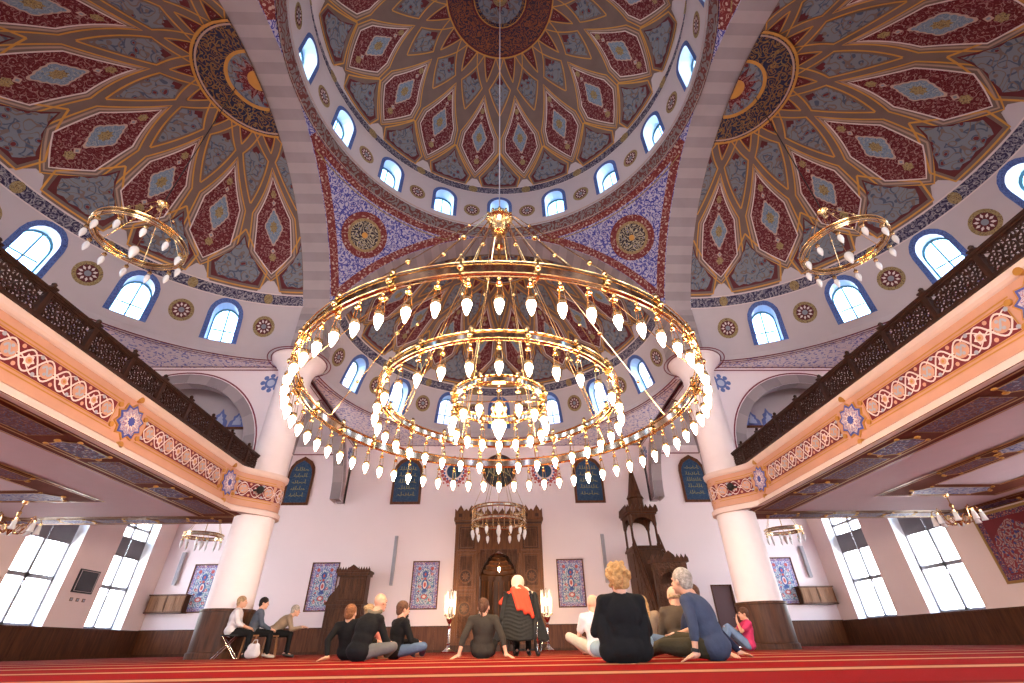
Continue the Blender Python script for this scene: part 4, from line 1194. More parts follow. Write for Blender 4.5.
FR = MB(); FR.lathe([(0.001, -0.13), (0.02, -0.10), (0.05, -0.02), (0.055, 0.06), (0.035, 0.11), (0.001, 0.12)], n=8)
def small_chandelier(loc, R, n, hub, top, label, drop=0.34, h=0.10, rings=1, group=None, ls=1.0):
    c = empty('chandelier', loc, 0, label, 'chandelier', group)
    for i in range(rings): hoop_mb(R, h, 36, 0.025).build('ring', M['brass'], c).location = (0, 0, i*0.42)
    for i in range(rings): band_mb(R, h, 36).build('mirror_band', M['brassdark'], c).location = (0, 0, i*0.42)
    hz = hub
    m = MB(); m.lathe([(0.02, 0.12), (0.09, 0.06), (0.12, 0.0), (0.06, -0.08), (0.05, -0.2), (0.001, -0.22)], (0, 0, hz), n=14); m.build('hub', M['brass'], c)
    m = MB(); m.tube([(0, 0, hz+0.1), (0, 0, top-loc[2])], 0.012, 6); m.build('suspension_rod', M['darkmetal'], c)
    for k in range(6):
        a = PI/3*k; m = MB(); p = Vector((0.1*math.cos(a), 0.1*math.sin(a), hz)); q = Vector((R*math.cos(a), R*math.sin(a), h+(rings-1)*0.42)); m.tube([p, q], 0.008, 5)
        m.ell(p.lerp(q, 0.5), (0.03, 0.03, 0.03), 0, 8, 6)
        if rings > 1: m.tube([(R*math.cos(a), R*math.sin(a), 0), q], 0.012, 5)
        m.build('stay_rod', M['brass'], c)
    if rings > 1:
        m = MB()
        for k in range(28):
            a = 2*PI*k/28; m.tube([(R*math.cos(a), R*math.sin(a), 0), (R*math.cos(a), R*math.sin(a), 0.5)], 0.010 if k % 2 else 0.018, 5)
        m.build('upright_bars', M['brass'], c)
    lh = None
    for k in range(n):
        a = 2*PI*(k+0.5)/n
        if lh is None:
            m = MB(); m.tube([(0, 0, 0), (0, 0, -0.12)], 0.007, 5); m.lathe([(0.01, -0.10), (0.04, -0.13), (0.045, -0.17), (0.001, -0.19)], n=8)
            for j in range(3): b_ = 2*PI*j/3; m.tube([(0.03*math.cos(b_), 0.03*math.sin(b_), -0.15), (0.045*math.cos(b_), 0.045*math.sin(b_), -drop+0.09)], 0.004, 4)
            lh = m.build('lamp_holder', M['brass'], c); g = FR.build('glass_drop', M['frost'], lh); g.location = (0, 0, -drop)
            l_ = lh
        else: l_ = copy_tree(lh, c)
        l_.location = (R*math.cos(a), R*math.sin(a), 0); l_.scale = (ls,)*3
    m = MB(); m.lathe([(0.001, -0.20), (0.03, -0.17), (0.075, -0.05), (0.09, 0.04), (0.07, 0.10), (0.02, 0.14)], n=12)
    o = m.build('central_glass_drop', M['frost'], c); o.location = (0, 0, -drop*0.8)
    m = MB(); m.tube([(0, 0, hz-0.15), (0, 0, -drop*0.8+0.14)], 0.008, 5); m.build('central_rod', M['brass'], c)
    return c
small_chandelier((-7.82, 7.2, 7.55), 0.84, 12, 1.25, 14.0, 'brass hoop chandelier with unlit frosted drops under the left-hand half dome', group='half dome chandeliers')
small_chandelier((7.82, 7.2, 7.55), 0.84, 12, 1.25, 14.0, 'brass hoop chandelier with unlit frosted drops under the right-hand half dome', group='half dome chandeliers')
small_chandelier((0, 17.5, 3.88), 0.96, 14, 2.6, 13.2, 'two-tiered brass and crystal chandelier hanging before the prayer niche', rings=2, ls=1.1)
small_chandelier((-10.75, 18.0, 3.60), 0.62, 12, 1.3, ZS, 'small brass chandelier in the left-hand corner bay beside the column', drop=0.30, group='corner bay chandeliers', ls=0.9)
small_chandelier((10.75, 18.0, 3.60), 0.62, 12, 1.3, ZS, 'small brass chandelier in the right-hand corner bay beside the column', drop=0.30, group='corner bay chandeliers', ls=0.9)
# brass arm chandeliers under the galleries
for s in (-1, 1):
    c = empty('arm_chandelier', (s*11.45, 11.6, 3.24), 0, 'curled brass arm chandelier with glass tulips under the %s gallery ceiling' % ('left-hand' if s < 0 else 'right-hand'), 'chandelier', 'gallery arm chandeliers')
    m = MB(); m.lathe([(0.001, 0.01), (0.07, 0.0), (0.06, -0.04), (0.015, -0.06), (0.012, -0.16), (0.05, -0.20), (0.03, -0.26), (0.06, -0.33), (0.03, -0.42), (0.07, -0.48), (0.02, -0.56), (0.001, -0.58)], n=14); m.build('baluster', M['brass'], c)
    c.scale = (1, 1, 1.35)
    ar = None
    for k in range(8):
        if ar is None:
            m = MB(); pts = [(0.03, 0, -0.44), (0.12, 0, -0.53), (0.24, 0, -0.52), (0.33, 0, -0.42), (0.36, 0, -0.30), (0.42, 0, -0.26), (0.47, 0, -0.32)]
            m.tube(pts, 0.011, 6); m.tube([(0.10, 0, -0.50), (0.16, 0, -0.40), (0.24, 0, -0.38), (0.26, 0, -0.44)], 0.008, 5); m.ell((0.36, 0, -0.30), (0.022, 0.022, 0.022), 0, 8, 6)
            m.lathe([(0.01, -0.31), (0.035, -0.34), (0.03, -0.37)], (0.47, 0, 0), n=8)
            ar = m.build('arm', M['brass'], c)
            m = MB(); m.lathe([(0.028, -0.36), (0.05, -0.42), (0.055, -0.47), (0.07, -0.52)], (0.47, 0, 0), n=10); m.build('glass_tulip', M['frost'], ar)
            a_ = ar
        else: a_ = copy_tree(ar, c)
        a_.rotation_euler = (0, 0, PI/4*k)

# ================================================================ FRONT WALL: NICHE, PULPITS, PANELS
def panelled(m, x0, x1, z0, z1, y, fr=0.05, d=0.03, mi=0, mi2=1):
    """raised frame around a recessed field on a face looking towards -Y at depth y"""
    m.bbox(x0, x1, y-d, y, z0, z0+fr, mi); m.bbox(x0, x1, y-d, y, z1-fr, z1, mi)
    m.bbox(x0, x0+fr, y-d, y, z0+fr, z1-fr, mi); m.bbox(x1-fr, x1, y-d, y, z0+fr, z1-fr, mi)
    m.bbox(x0+fr, x1-fr, y-d*0.2, y, z0+fr, z1-fr, mi2)
def merlons(m, x0, x1, y0, y1, z, w, h, mi=0):
    n = max(1, int(round((x1-x0)/w))); w = (x1-x0)/n
    for k in range(n):
        c = x0+w*(k+0.5)
        shp = [(-w*0.48, 0), (w*0.48, 0), (w*0.40, h*0.35), (w*0.16, h*0.62), (0, h), (-w*0.16, h*0.62), (-w*0.40, h*0.35)]
        m.prism(shp, lambda u, v, q, c=c: (c+u, q, z+v), y0, y1, mi)
FY = WY
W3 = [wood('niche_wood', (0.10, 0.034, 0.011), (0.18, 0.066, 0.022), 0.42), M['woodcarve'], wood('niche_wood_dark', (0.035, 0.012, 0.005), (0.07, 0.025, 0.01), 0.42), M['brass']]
mi_ = empty('prayer_niche', (0, FY, 0), 0, 'tall carved wooden prayer niche with arched recess and pointed cresting', 'prayer niche')
T = 0.32
m = MB()
for s in (-1, 1):
    m.bbox(s*0.80, s*1.90, -T, 0, 0, 4.85, 0)
m.bbox(-0.80, 0.80, -T, 0, 3.66, 4.85, 0)
m.bbox(-1.98, 1.98, -T-0.08, 0.0, 4.85, 4.98, 0); m.bbox(-1.93, 1.93, -T-0.03, 0.0, 4.72, 4.78, 2)
m.bbox(-1.95, 1.95, -T-0.06, 0.0, 0, 0.22, 2)
m.build('surround', W3, mi_, smooth=None)
m = MB()
m.bbox(-1.96, 1.96, -T-0.06, -T+0.06, 4.98, 5.12, 0)
for s in (-1, 1):
    for x0, x1 in ((0.98, 1.46), (1.46, 1.96)):
        c = s*(x0+x1)/2; w = (x1-x0)
        shp = [(-w/2, 0), (w/2, 0), (w/2, 0.24), (w*0.30, 0.14), (0.10, 0.24), (0, 0.40), (-0.10, 0.24), (-w*0.30, 0.14), (-w/2, 0.24)]
        m.prism(shp, lambda u, v, q: (c+u, q, 5.12+v), -T-0.05, -T+0.05, 0)
        m.bbox(c-0.08, c+0.08, -T-0.065, -T-0.05, 5.0, 5.14, 2)
merlons(m, -0.98, 0.98, -T-0.05, -T+0.05, 5.12, 0.33, 0.26, 0)
m.build('cresting', W3, mi_, smooth=None)
for s in (-1, 1):
    xa, xb = (0.98, 1.80) if s > 0 else (-1.80, -0.98)
    for z0, z1 in ((0.30, 2.05), (2.12, 3.55), (3.62, 4.65)):
        m = MB(); panelled(m, xa, xb, z0, z1, -T, 0.07, 0.05, 0, 2 if z1 > 4 else 0)
        panelled(m, xa+0.12, xb-0.12, z0+0.12, z1-0.12, -T-0.01, 0.03, 0.03, 0, 1)
        m.build('side_panel', W3, mi_, smooth=None)
    for z in (1.45, 2.62):
        m = MB(); cx = (xa+xb)/2
        P = lambda u, v, w, cx=cx, z=z: (cx+u, -T-0.03-w, z+v)
        m.prism(circ(0, 0, 0.26, 0.26, n=28), P, 0.0, 0.03, 0); m.prism(circ(0, 0, 0.21, n=28), P, 0.03, 0.035, 2); m.prism(starpoly(0, 0, 0.17, 0.09, 8), P, 0.035, 0.055, 0)
        m.build('round_boss', W3, mi_, smooth=None)
    m = MB(); x = s*0.87
    m.lathe([(0.06, 0.22), (0.07, 0.3), (0.045, 0.36), (0.045, 3.2), (0.06, 3.28), (0.075, 3.42), (0.05, 3.5)], (x, -T-0.02, 0), n=14, mi=0)
    m.build('slender_column', W3, mi_)
# recess: concave half cylinder with stepped hood
m = MB()
n = 16
def arcp(r, z, mi=2, z1=None): pass
vs = []
for z in (0.0, 2.55):
    for k in range(n+1):
        a = PI*k/n; vs.append((0.74*math.cos(a), 0.62*math.sin(a)-0.05, z))
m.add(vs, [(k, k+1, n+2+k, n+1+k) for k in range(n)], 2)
prev = (0.74, 0.62, 2.55)
for j in range(1, 7):
    r = 0.74*(1-j/6.6); z = 2.55+1.0*(j/6.0)**0.85
    vs = []
    for rr, zz in ((prev[0], prev[2]), (prev[0], z-0.04), (r, z)):
        for k in range(n+1):
            a = PI*k/n; q = 1+0.05*math.cos(a*14)
            vs.append((rr*q*math.cos(a), rr*0.84*q*math.sin(a)-0.05, zz))
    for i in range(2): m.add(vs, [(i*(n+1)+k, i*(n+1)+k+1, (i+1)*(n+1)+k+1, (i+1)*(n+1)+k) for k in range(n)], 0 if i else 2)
    prev = (r, 0, z)
for k in range(9):
    a = PI*(k+0.5)/9; m.lathe([(0.03, 0), (0.03, 2.5)], (0.70*math.cos(a), 0.57*math.sin(a)-0.05, 0), n=8, mi=0)
m.bbox(-0.95, 0.95, 0.64, 0.68, -0.02, 3.8, 2)  # hidden plates added behind the recess to block leaking daylight
for s in (-1, 1): m.bbox(s*0.90, s*0.95, 0.30, 0.68, -0.02, 3.8, 2)
m.bbox(-0.95, 0.95, 0.30, 0.68, 3.7, 3.8, 2)
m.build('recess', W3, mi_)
m = MB()
for s in (-1, 1):
    m.prism([(s*0.80, 3.66), (s*0.80, 2.6), (s*0.66, 3.0), (s*0.40, 3.38), (0, 3.62), (0, 3.66)], lambda u, v, w: (u, -T+w, v), 0.02, 0.14, 1)
m.build('arch_spandrel', W3, mi_, smooth=None)
# niche lamp
nl = empty('niche_lamp', (0.02, FY-0.12, 3.62), 0, 'small lit lamp hanging inside the wooden prayer niche', 'lamp')
m = MB(); m.tube([(0, 0, 0), (0, 0, -0.55)], 0.006, 5); m.lathe([(0.02, -0.50), (0.07, -0.56), (0.08, -0.60), (0.04, -0.64)], n=10); m.build('lamp_holder', M['brass'], nl)
o = bulb_mb(0.05, 0.17).build('bulb', M['bulb'], nl); o.location = (0, 0, -0.72)

# floor candelabra
for s, lb in ((-1, 'left'), (1, 'right')):
    c = empty('floor_candelabrum', (s*1.84, 20.1, 0), 0, 'tall silver floor candelabrum with crystal tubes on the %s of the prayer niche' % lb, 'candelabrum', 'floor candelabra')
    m = MB(); m.lathe([(0.001, 0.0), (0.24, 0.0), (0.25, 0.03), (0.17, 0.07), (0.07, 0.16), (0.045, 0.22), (0.06, 0.27), (0.03, 0.32), (0.03, 0.72), (0.06, 0.76), (0.075, 0.83), (0.04, 0.88), (0.10, 0.98), (0.13, 1.06), (0.05, 1.10), (0.035, 1.16), (0.03, 1.5), (0.05, 1.55), (0.03, 1.6), (0.03, 2.0), (0.001, 2.05)], n=20); m.build('stand', M['chrome'], c)
    tb = None
    for k in range(8):
        a = 2*PI*k/8
        if tb is None:
            m = MB(); m.tube([(0.03, 0, 1.12), (0.12, 0, 1.08), (0.19, 0, 1.16)], 0.010, 6); m.lathe([(0.015, 1.15), (0.03, 1.19), (0.02, 1.2)], (0.19, 0, 0), n=8); tb = m.build('branch', M['chrome'], c)
            m = MB(); m.lathe([(0.001, 1.19), (0.025, 1.2), (0.028, 1.6), (0.03, 1.95), (0.001, 1.99)], (0.19, 0, 0), n=8); m.build('crystal_tube', M['frost'], tb); q = tb
        else: q = copy_tree(tb, c)
        q.rotation_euler = (0, 0, a)
    lp = None
    for k in range(4):
        a = PI/4+PI/2*k
        if lp is None:
            lp = bulb_mb(0.075, 0.20).build('bulb', emit('candelabrum_bulb', (1.0, 0.66, 0.30), 70.0), c); q = lp
        else: q = lp.copy(); COL.objects.link(q); q.parent = c
        q.location = (0.11*math.cos(a), 0.11*math.sin(a), 1.58)

# minbar: stair pulpit with spire
Wm = [M['wood'], M['woodcarve'], M['lattice']]
mn = empty('minbar', (6.2, FY-0.02, 0), 0, 'dark wooden stair pulpit with pointed spire and carved gateway', 'pulpit')
x0, x1 = -0.58, 0.58   # local x ; y runs to -3.9
yT0, yT1 = -1.25, -0.05      # tower
m = MB()
m.bbox(x0, x1, yT0, yT1, 0, 3.45, 0)
for s in (x0-0.012, x1+0.012):
    for z0, z1 in ((0.25, 1.2), (1.3, 2.3), (2.4, 3.3)):
        m.bbox(s-0.012, s+0.012, yT0+0.1, yT1-0.1, z0, z1, 1)
m.build('tower_base', Wm, mn, smooth=None)
m = MB()
for z, g in ((3.45, 0.06), (3.52, 0.02)): m.bbox(x0-g, x1+g, yT0-g, yT1+0.04, z, z+0.07, 0)
m.build('tower_platform', Wm, mn, smooth=None)
for sx in (x0+0.06, x1-0.06):
    for sy in (yT0+0.06, yT1-0.06):
        m = MB(); m.lathe([(0.07, 3.59), (0.075, 3.66), (0.05, 3.7), (0.05, 4.35), (0.075, 4.42), (0.075, 4.86)], (sx, sy, 0), n=10); m.build('canopy_post', Wm, mn)
for sy in (yT0+0.03, yT1-0.09):
    m = MB(); n = 10
    pts = [(x0, 4.42), (x0+0.14, 4.42)] + [(0.44*math.cos(PI-PI*k/n), 4.42+0.32*math.sin(PI*k/n)) for k in range(n+1)] + [(x1-0.14, 4.42), (x1, 4.42), (x1, 4.88), (x0, 4.88)]
    region(m, pts, [], lambda u, v: (u, sy, v), 0.5); region(m, pts, [], lambda u, v: (u, sy+0.06, v), 0.5); m.build('canopy_arch', Wm, mn, smooth=None)
for sx in (x0+0.0, x1-0.06):
    m = MB(); n = 10
    pts = [(yT0, 4.42), (yT0+0.14, 4.42)] + [((yT0+yT1)/2+0.46*math.cos(PI-PI*k/n), 4.42+0.32*math.sin(PI*k/n)) for k in range(n+1)] + [(yT1-0.14, 4.42), (yT1, 4.42), (yT1, 4.88), (yT0, 4.88)]
    region(m, pts, [], lambda u, v: (sx, u, v), 0.5); region(m, pts, [], lambda u, v: (sx+0.06, u, v), 0.5); m.build('canopy_arch', Wm, mn, smooth=None)
m = MB(); m.bbox(x0-0.06, x1+0.06, yT0-0.06, yT1+0.03, 4.86, 4.95, 0); m.bbox(x0-0.12, x1+0.12, yT0-0.12, yT1+0.04, 4.95, 5.05, 0)
merlons(m, x0-0.12, x1+0.12, yT0-0.12, yT0-0.07, 5.05, 0.21, 0.20)
for sx in (x0-0.12, x1+0.07):
    k = 0
    n = 6; w = (yT1-yT0+0.1)/n
    for k in range(n):
        c = yT0-0.1+w*(k+0.5); m.prism([(-w*0.45, 0), (w*0.45, 0), (w*0.38, 0.07), (0, 0.2), (-w*0.38, 0.07)], lambda u, v, q: (q, c+u, 5.05+v), sx, sx+0.05, 0)
m.build('canopy_cornice', Wm, mn, smooth=None)
m = MB(); yc = (yT0+yT1)/2
m.lathe([(0.001, 5.04), (0.44, 5.04), (0.42, 5.12), (0.36, 5.16), (0.345, 5.62), (0.40, 5.66), (0.36, 5.72), (0.30, 5.85), (0.20, 6.35), (0.10, 6.85), (0.035, 7.15), (0.001, 7.2)], (0, yc, 0), n=8); m.build('spire', Wm, mn, smooth=20)
m = MB(); m.lathe([(0.001, 7.15), (0.03, 7.18), (0.05, 7.24), (0.02, 7.3), (0.001, 7.42)], (0, yc, 0), n=8); m.build('finial', M['brass'], mn)
# stairs + side panels
ya, yb = -3.35, yT0
m = MB(); ns = 12
for k in range(ns):
    y0_ = ya+(yb-ya)*k/ns; z1_ = 0.25+(3.35-0.25)*(k+1)/ns; m.bbox(x0+0.06, x1-0.06, y0_, yb, max(0, z1_-0.28), z1_, 0)
m.build('stair_flight', Wm, mn, smooth=None)
for s in (-1, 1):
    X_ = x1*s
    m = MB(); m.prism([(ya, 0), (yb, 0), (yb, 3.35), (ya, 0.30)], lambda u, v, w: (X_-s*w, u, v), 0.0, 0.06, 0)
    for k in range(5):
        y0_ = ya+0.12+k*0.40; zt = 0.30+(3.05)*(y0_-ya)/(yb-ya)
        m.prism([(y0_, 0.12), (y0_+0.32, 0.12), (y0_+0.32, max(0.16, zt+0.38)), (y0_, max(0.14, zt-0.08))], lambda u, v, w: (X_+s*w, u, v), 0.0, 0.015, 1)
    m.build('side_wall', Wm, mn, smooth=None)
    m = MB()
    for z_, w in ((0.42, 0.06), (1.02, 0.09)): m.tube([(X_-s*0.03, ya, 0.30+z_-0.42+0.05), (X_-s*0.03, yb, 3.35+z_-0.42+0.05)] if z_ < 0.5 else [(X_-s*0.03, ya, 0.30+0.66), (X_-s*0.03, yb, 3.35+0.66)], w*0.5, 6)
    for k in range(12):
        t = k/11; y_ = ya+(yb-ya)*t; z_ = 0.30+3.05*t
        m.tube([(X_-s*0.03, y_, z_), (X_-s*0.03, y_, z_+0.66)], 0.018, 6)
        if k < 11:
            t2 = (k+1)/11; y2 = ya+(yb-ya)*t2; z2 = 0.30+3.05*t2
            m.tube([(X_-s*0.03, y_, z_+0.1), (X_-s*0.03, y2, z2+0.56)], 0.011, 5); m.tube([(X_-s*0.03, y_, z_+0.6), (X_-s*0.03, y2, z2+0.06)], 0.011, 5)
    m.build('stair_balustrade', Wm, mn)
# gateway
m = MB()
for s in (-1, 1):
    X_ = s*0.50; m.bbox(X_-0.10, X_+0.10, -3.60, -3.38, 0, 2.45, 0)
    panelled(m, X_-0.075, X_+0.075, 0.2, 2.3, -3.60, 0.02, 0.015, 0, 1)
m.bbox(x0-0.04, x1+0.04, -3.62, -3.36, 2.38, 2.62, 1); m.bbox(x0-0.12, x1+0.12, -3.70, -3.30, 2.62, 2.72, 0)
m.prism([(-0.40, 2.38), (-0.40, 1.95), (-0.30, 2.2), (0, 2.34), (0.30, 2.2), (0.40, 1.95), (0.40, 2.38)], lambda u, v, w: (u, -3.55+w, v), 0.0, 0.1, 1)
merlons(m, x0-0.12, x1+0.12, -3.70, -3.64, 2.72, 0.15, 0.17)
m.prism([(-0.25, 2.72), (0.25, 2.72), (0.18, 2.86), (0, 3.0), (-0.18, 2.86)], lambda u, v, w: (u, -3.72+w, v), 0.0, 0.05, 0)
m.build('gateway', Wm, mn, smooth=None)
m = MB(); m.bbox(-0.38, 0.0, -3.5, -3.46, 0.1, 1.95, 1); m.bbox(0.005, 0.38, -3.5, -3.46, 0.1, 1.95, 1); m.build('gate_leaves', Wm, mn, smooth=None)

# preacher's seat on the left
kr = empty('preacher_seat', (-6.1, FY-0.05, 0), 0, 'dark carved wooden preaching seat with high crested back at the left of the front wall', 'pulpit')
m = MB()
m.bbox(-0.72, 0.68, -0.75, 0, 0, 1.62, 0)
panelled(m, -0.66, 0.62, 0.12, 0.78, -0.75, 0.05, 0.03, 0, 0); panelled(m, -0.66, 0.62, 0.84, 1.54, -0.75, 0.05, 0.03, 0, 1)
for sx in (-0.72, 0.68): m.bbox(sx-0.015, sx+0.015, -0.65, -0.1, 0.15, 1.5, 1)
m.bbox(-0.78, 0.74, -0.80, 0, 1.62, 1.72, 0)
m.build('seat_body', Wm, kr, smooth=None)
m = MB()
m.bbox(-0.40, 0.70, -0.62, 0.0, 1.72, 2.66, 0); panelled(m, -0.36, 0.66, 1.78, 2.6, -0.62, 0.05, 0.03, 0, 1)
m.build('high_back', Wm, kr, smooth=None)
m = MB(); m.prism([(-0.76, 1.72), (-0.40, 1.72), (-0.40, 2.35), (-0.50, 2.15), (-0.62, 2.02), (-0.72, 1.9)], lambda u, v, w: (u, -0.62+w, v), 0, 0.06, 0); m.build('curved_wing', Wm, kr, smooth=None)
m = MB(); m.bbox(-0.50, 0.78, -0.72, 0, 2.66, 2.76, 0); m.bbox(-0.55, 0.83, -0.76, 0, 2.76, 2.84, 0); merlons(m, -0.55, 0.83, -0.76, -0.71, 2.84, 0.105, 0.14)
m.prism([(-0.12, 2.84), (0.38, 2.84), (0.30, 2.95), (0.13, 3.06), (-0.04, 2.95)], lambda u, v, w: (u, -0.78+w, v), 0, 0.05, 0); m.build('cresting', Wm, kr, smooth=None)

# tile panels
M['tileblue'] = scroll('tile_blue_flowers', (0.58, 0.58, 0.66), (0.08, 0.11, 0.40), (0.22, 0.26, 0.50), (0.50, 0.08, 0.08), scale=9, w1=0.14, w2=0.07, dot=0.16)
M['tileborder'] = scroll('tile_border', (0.12, 0.16, 0.42), (0.62, 0.58, 0.62), (0.45, 0.12, 0.12), (0.6, 0.5, 0.5), scale=12, w1=0.14, w2=0.05)
M['tileinner'] = scroll('tile_inner_arch', (0.64, 0.62, 0.68), (0.12, 0.18, 0.46), (0.16, 0.30, 0.34), (0.55, 0.10, 0.10), scale=8, w1=0.12, w2=0.07, dot=0.2)
M['tilered'] = plain('tile_red', (0.50, 0.09, 0.09), 0.35, var=0.15)
TM = [M['woodmid'], M['tileborder'], M['tileblue'], M['tileinner'], M['tilered'], M['royal'], M['fwhite']]
def tile_panel(x0, x1, z0, z1, label, grp='tile panels', fr_=None, mats=None):
    c = empty('tile_panel', ((x0+x1)/2, FY, (z0+z1)/2), 0, label, 'tile panel', grp)
    w, h = (x1-x0), (z1-z0); m = MB(); t = 0.045
    m.bbox(-w/2, w/2, -0.05, 0, -h/2, -h/2+t); m.bbox(-w/2, w/2, -0.05, 0, h/2-t, h/2); m.bbox(-w/2, -w/2+t, -0.05, 0, -h/2+t, h/2-t); m.bbox(w/2-t, w/2, -0.05, 0, -h/2+t, h/2-t)
    m.build('picture_frame', TM[0], c, smooth=None)
    m = MB(); P = lambda u, v, q: (u, -0.02-q, v)
    W, H = w/2-t, h/2-t
    m.bbox(-W, W, -0.02, 0, -H, H, 1)
    m.prism(rect(-W+0.10, W-0.10, -H+0.10, H-0.10), P, 0, 0.004, 2)
    a = W-0.15; b = H-0.15
    m.prism([(-a, -b), (a, -b), (a, b*0.42), (a*0.86, b*0.62), (a*0.5, b*0.78), (a*0.2, b*0.86), (0, b*0.97), (-a*0.2, b*0.86), (-a*0.5, b*0.78), (-a*0.86, b*0.62), (-a, b*0.42)], P, 0.004, 0.007, 5)
    m.prism([(x*0.94, y*0.985-0.003) for x, y in [(-a, -b), (a, -b), (a, b*0.42), (a*0.86, b*0.62), (a*0.5, b*0.78), (a*0.2, b*0.86), (0, b*0.96), (-a*0.2, b*0.86), (-a*0.5, b*0.78), (-a*0.86, b*0.62), (-a, b*0.42)]], P, 0.007, 0.010, 3)
    for sx in (-1, 1): m.prism(circ(sx*a*0.72, b*0.86, 0.07, n=10), P, 0.004, 0.009, 4)
    for q_, (yy, rx, ry, mi) in enumerate(((0.0, 0.13, 0.22, 5), (0.0, 0.085, 0.15, 6), (0.0, 0.05, 0.09, 4), (0.55, 0.12, 0.14, 5), (0.55, 0.04, 0.06, 4), (-0.62, 0.13, 0.09, 4), (-0.62, 0.07, 0.05, 6), (0.32, 0.05, 0.05, 4), (-0.33, 0.10, 0.06, 5))):
        m.prism(circ(0, yy*b, rx, ry, n=14), P, 0.010, 0.012+0.002*q_, mi)
    for k in range(5):
        for sx in (-1, 1):
            y_ = -b*0.8+k*b*0.34; x_ = sx*(0.24+0.05*math.sin(k*2.1))
            m.prism(circ(x_, y_, 0.055, n=9), P, 0.010, 0.013, 5 if k % 2 else 4); m.prism(circ(x_, y_, 0.025, n=7), P, 0.013, 0.014, 6)
    m.build('tile_field', TM, c, smooth=None)
tile_panel(-7.94, -6.78, 1.44, 3.26, 'blue floral tile panel between the left-hand column and the preaching seat')
tile_panel(-3.67, -2.53, 1.46, 3.27, 'blue floral tile panel immediately left of the carved prayer niche')
tile_panel(2.50, 3.66, 1.46, 3.29, 'blue floral tile panel immediately right of the carved prayer niche')
tile_panel(11.72, 12.86, 1.45, 3.26, 'pale blue tile panel behind the right-hand column, beside the louvred cabinet')
tile_panel(-12.86, -11.75, 1.46, 3.24, 'pale blue tile panel behind the left-hand column, beside the louvred cabinet')

# arched dark blue inscription panels
M['nightblue'] = scroll('night_blue_inscription', (0.018, 0.05, 0.12), (0.05, 0.10, 0.17), (0.03, 0.07, 0.13), None, scale=7, w1=0.12, w2=0.06)
M['dimgold'] = plain('faded_gold_script', (0.30, 0.26, 0.10), 0.5)
for xc, w, lb in ((-9.36, 1.22, 'pointed dark blue inscription panel high on the wall beside the left-hand column'), (-4.32, 1.38, 'pointed dark blue inscription panel high on the wall above the left grey line speaker'),
               (4.28, 1.42, 'pointed dark blue inscription panel high on the wall left of the pulpit spire'), (9.38, 1.28, 'pointed dark blue inscription panel high on the wall beside the right-hand column')):
    c = empty('inscription_panel', (xc, FY, 5.66), 0, lb, 'wall panel', 'arched inscription panels')
    def outl(w, h, o=0): return [(-w/2, o), (w/2, o), (w/2, h*0.66), (w*0.46, h*0.78), (w*0.32, h*0.90), (0, h), (-w*0.32, h*0.90), (-w*0.46, h*0.78), (-w/2, h*0.66)]
    P = lambda u, v, q: (u, -q, v)
    m = MB(); m.prism(outl(w, 2.28), P, 0, 0.05, 0); m.build('wooden_frame', M['woodmid'], c, smooth=None)
    m = MB(); m.prism(outl(w-0.22, 2.08, 0.11), P, 0.05, 0.06, 0)
    for r in range(5):
        y_ = 0.40+r*0.30
        if True:
            for k in range(7):
                x_ = (k-3)*(w-0.5)/8; hh = random.choice((0.05, 0.12, 0.16))
                m.prism(rect(x_-0.014, x_+0.014, y_, y_+hh), P, 0.06, 0.064, 1)
            pts = [((t-0.5)*(w-0.55), y_+0.02*math.sin(t*25)) for t in np.linspace(0, 1, 20)]
            strip(m, pts, lambda u, v: (u, -0.064, v), lambda p: Vector((0, -1, 0)), 0.02, 1)
    m.build('inscription_field', [M['nightblue'], M['dimgold']], c, smooth=None)
# round wall medallions
for xc, lb in ((-2.15, 'round red floral wall medallion with blue centre, above and left of the niche'), (2.2, 'round red floral wall medallion with blue centre, above and right of the niche')):
    c = empty('wall_medallion', (xc, FY, 7.18), 0, lb, 'medallion', 'red floral medallions')
    P = lambda u, v, q: (u, -q, v)
    m = MB()
    for k in range(18):
        a = 2*PI*k/18; r = 0.56
        m.prism(starpoly(r*math.cos(a), r*math.sin(a), 0.12, 0.07, 5, a0=a), P, 0, 0.012, 0)
        m.prism(circ((r+0.16)*math.cos(a+0.17), (r+0.16)*math.sin(a+0.17), 0.045, n=8), P, 0, 0.012, 0)
        m.prism(circ(0.46*math.cos(a+0.17), 0.46*math.sin(a+0.17), 0.05, n=8), P, 0.0, 0.013, 1)
    m.build('flower_wreath', [M['tilered'], M['royal']], c, smooth=None)
    m = MB(); m.prism(circ(0, 0, 0.38, n=24), P, 0, 0.02, 0); m.prism(circ(0, 0, 0.34, n=24), P, 0.02, 0.024, 1); m.build('centre_disc', [M['fwhite'], M['nightblue']], c, smooth=None)
c = empty('wall_medallion', (0.02, FY, 7.2), 0, 'large round black medallion with gold lettering centred above the niche', 'medallion')
m = MB(); P = lambda u, v, q: (u, -q, v)
m.prism(circ(0, 0, 0.80, n=40), P, 0, 0.05, 0); m.build('disc_rim', M['woodmid'], c, smooth=None)
m = MB(); m.prism(circ(0, 0, 0.72, n=40), P, 0.05, 0.06, 0)
for k in range(9):
    x_ = (k-4)*0.13; hh = math.sqrt(max(0, 0.5-x_*x_))*0.6; m.prism(rect(x_-0.012, x_+0.012, -0.1, hh*random.uniform(0.4, 1)), P, 0.06, 0.065, 1)
strip(m, [(t, -0.15+0.1*math.sin(t*9)) for t in np.linspace(-0.55, 0.55, 24)], lambda u, v: (u, -0.066, v), lambda p: Vector((0, -1, 0)), 0.04, 1)
m.build('inscription_field', [plain('black_lacquer', (0.02, 0.02, 0.025), 0.3), M['dimgold']], c, smooth=None)

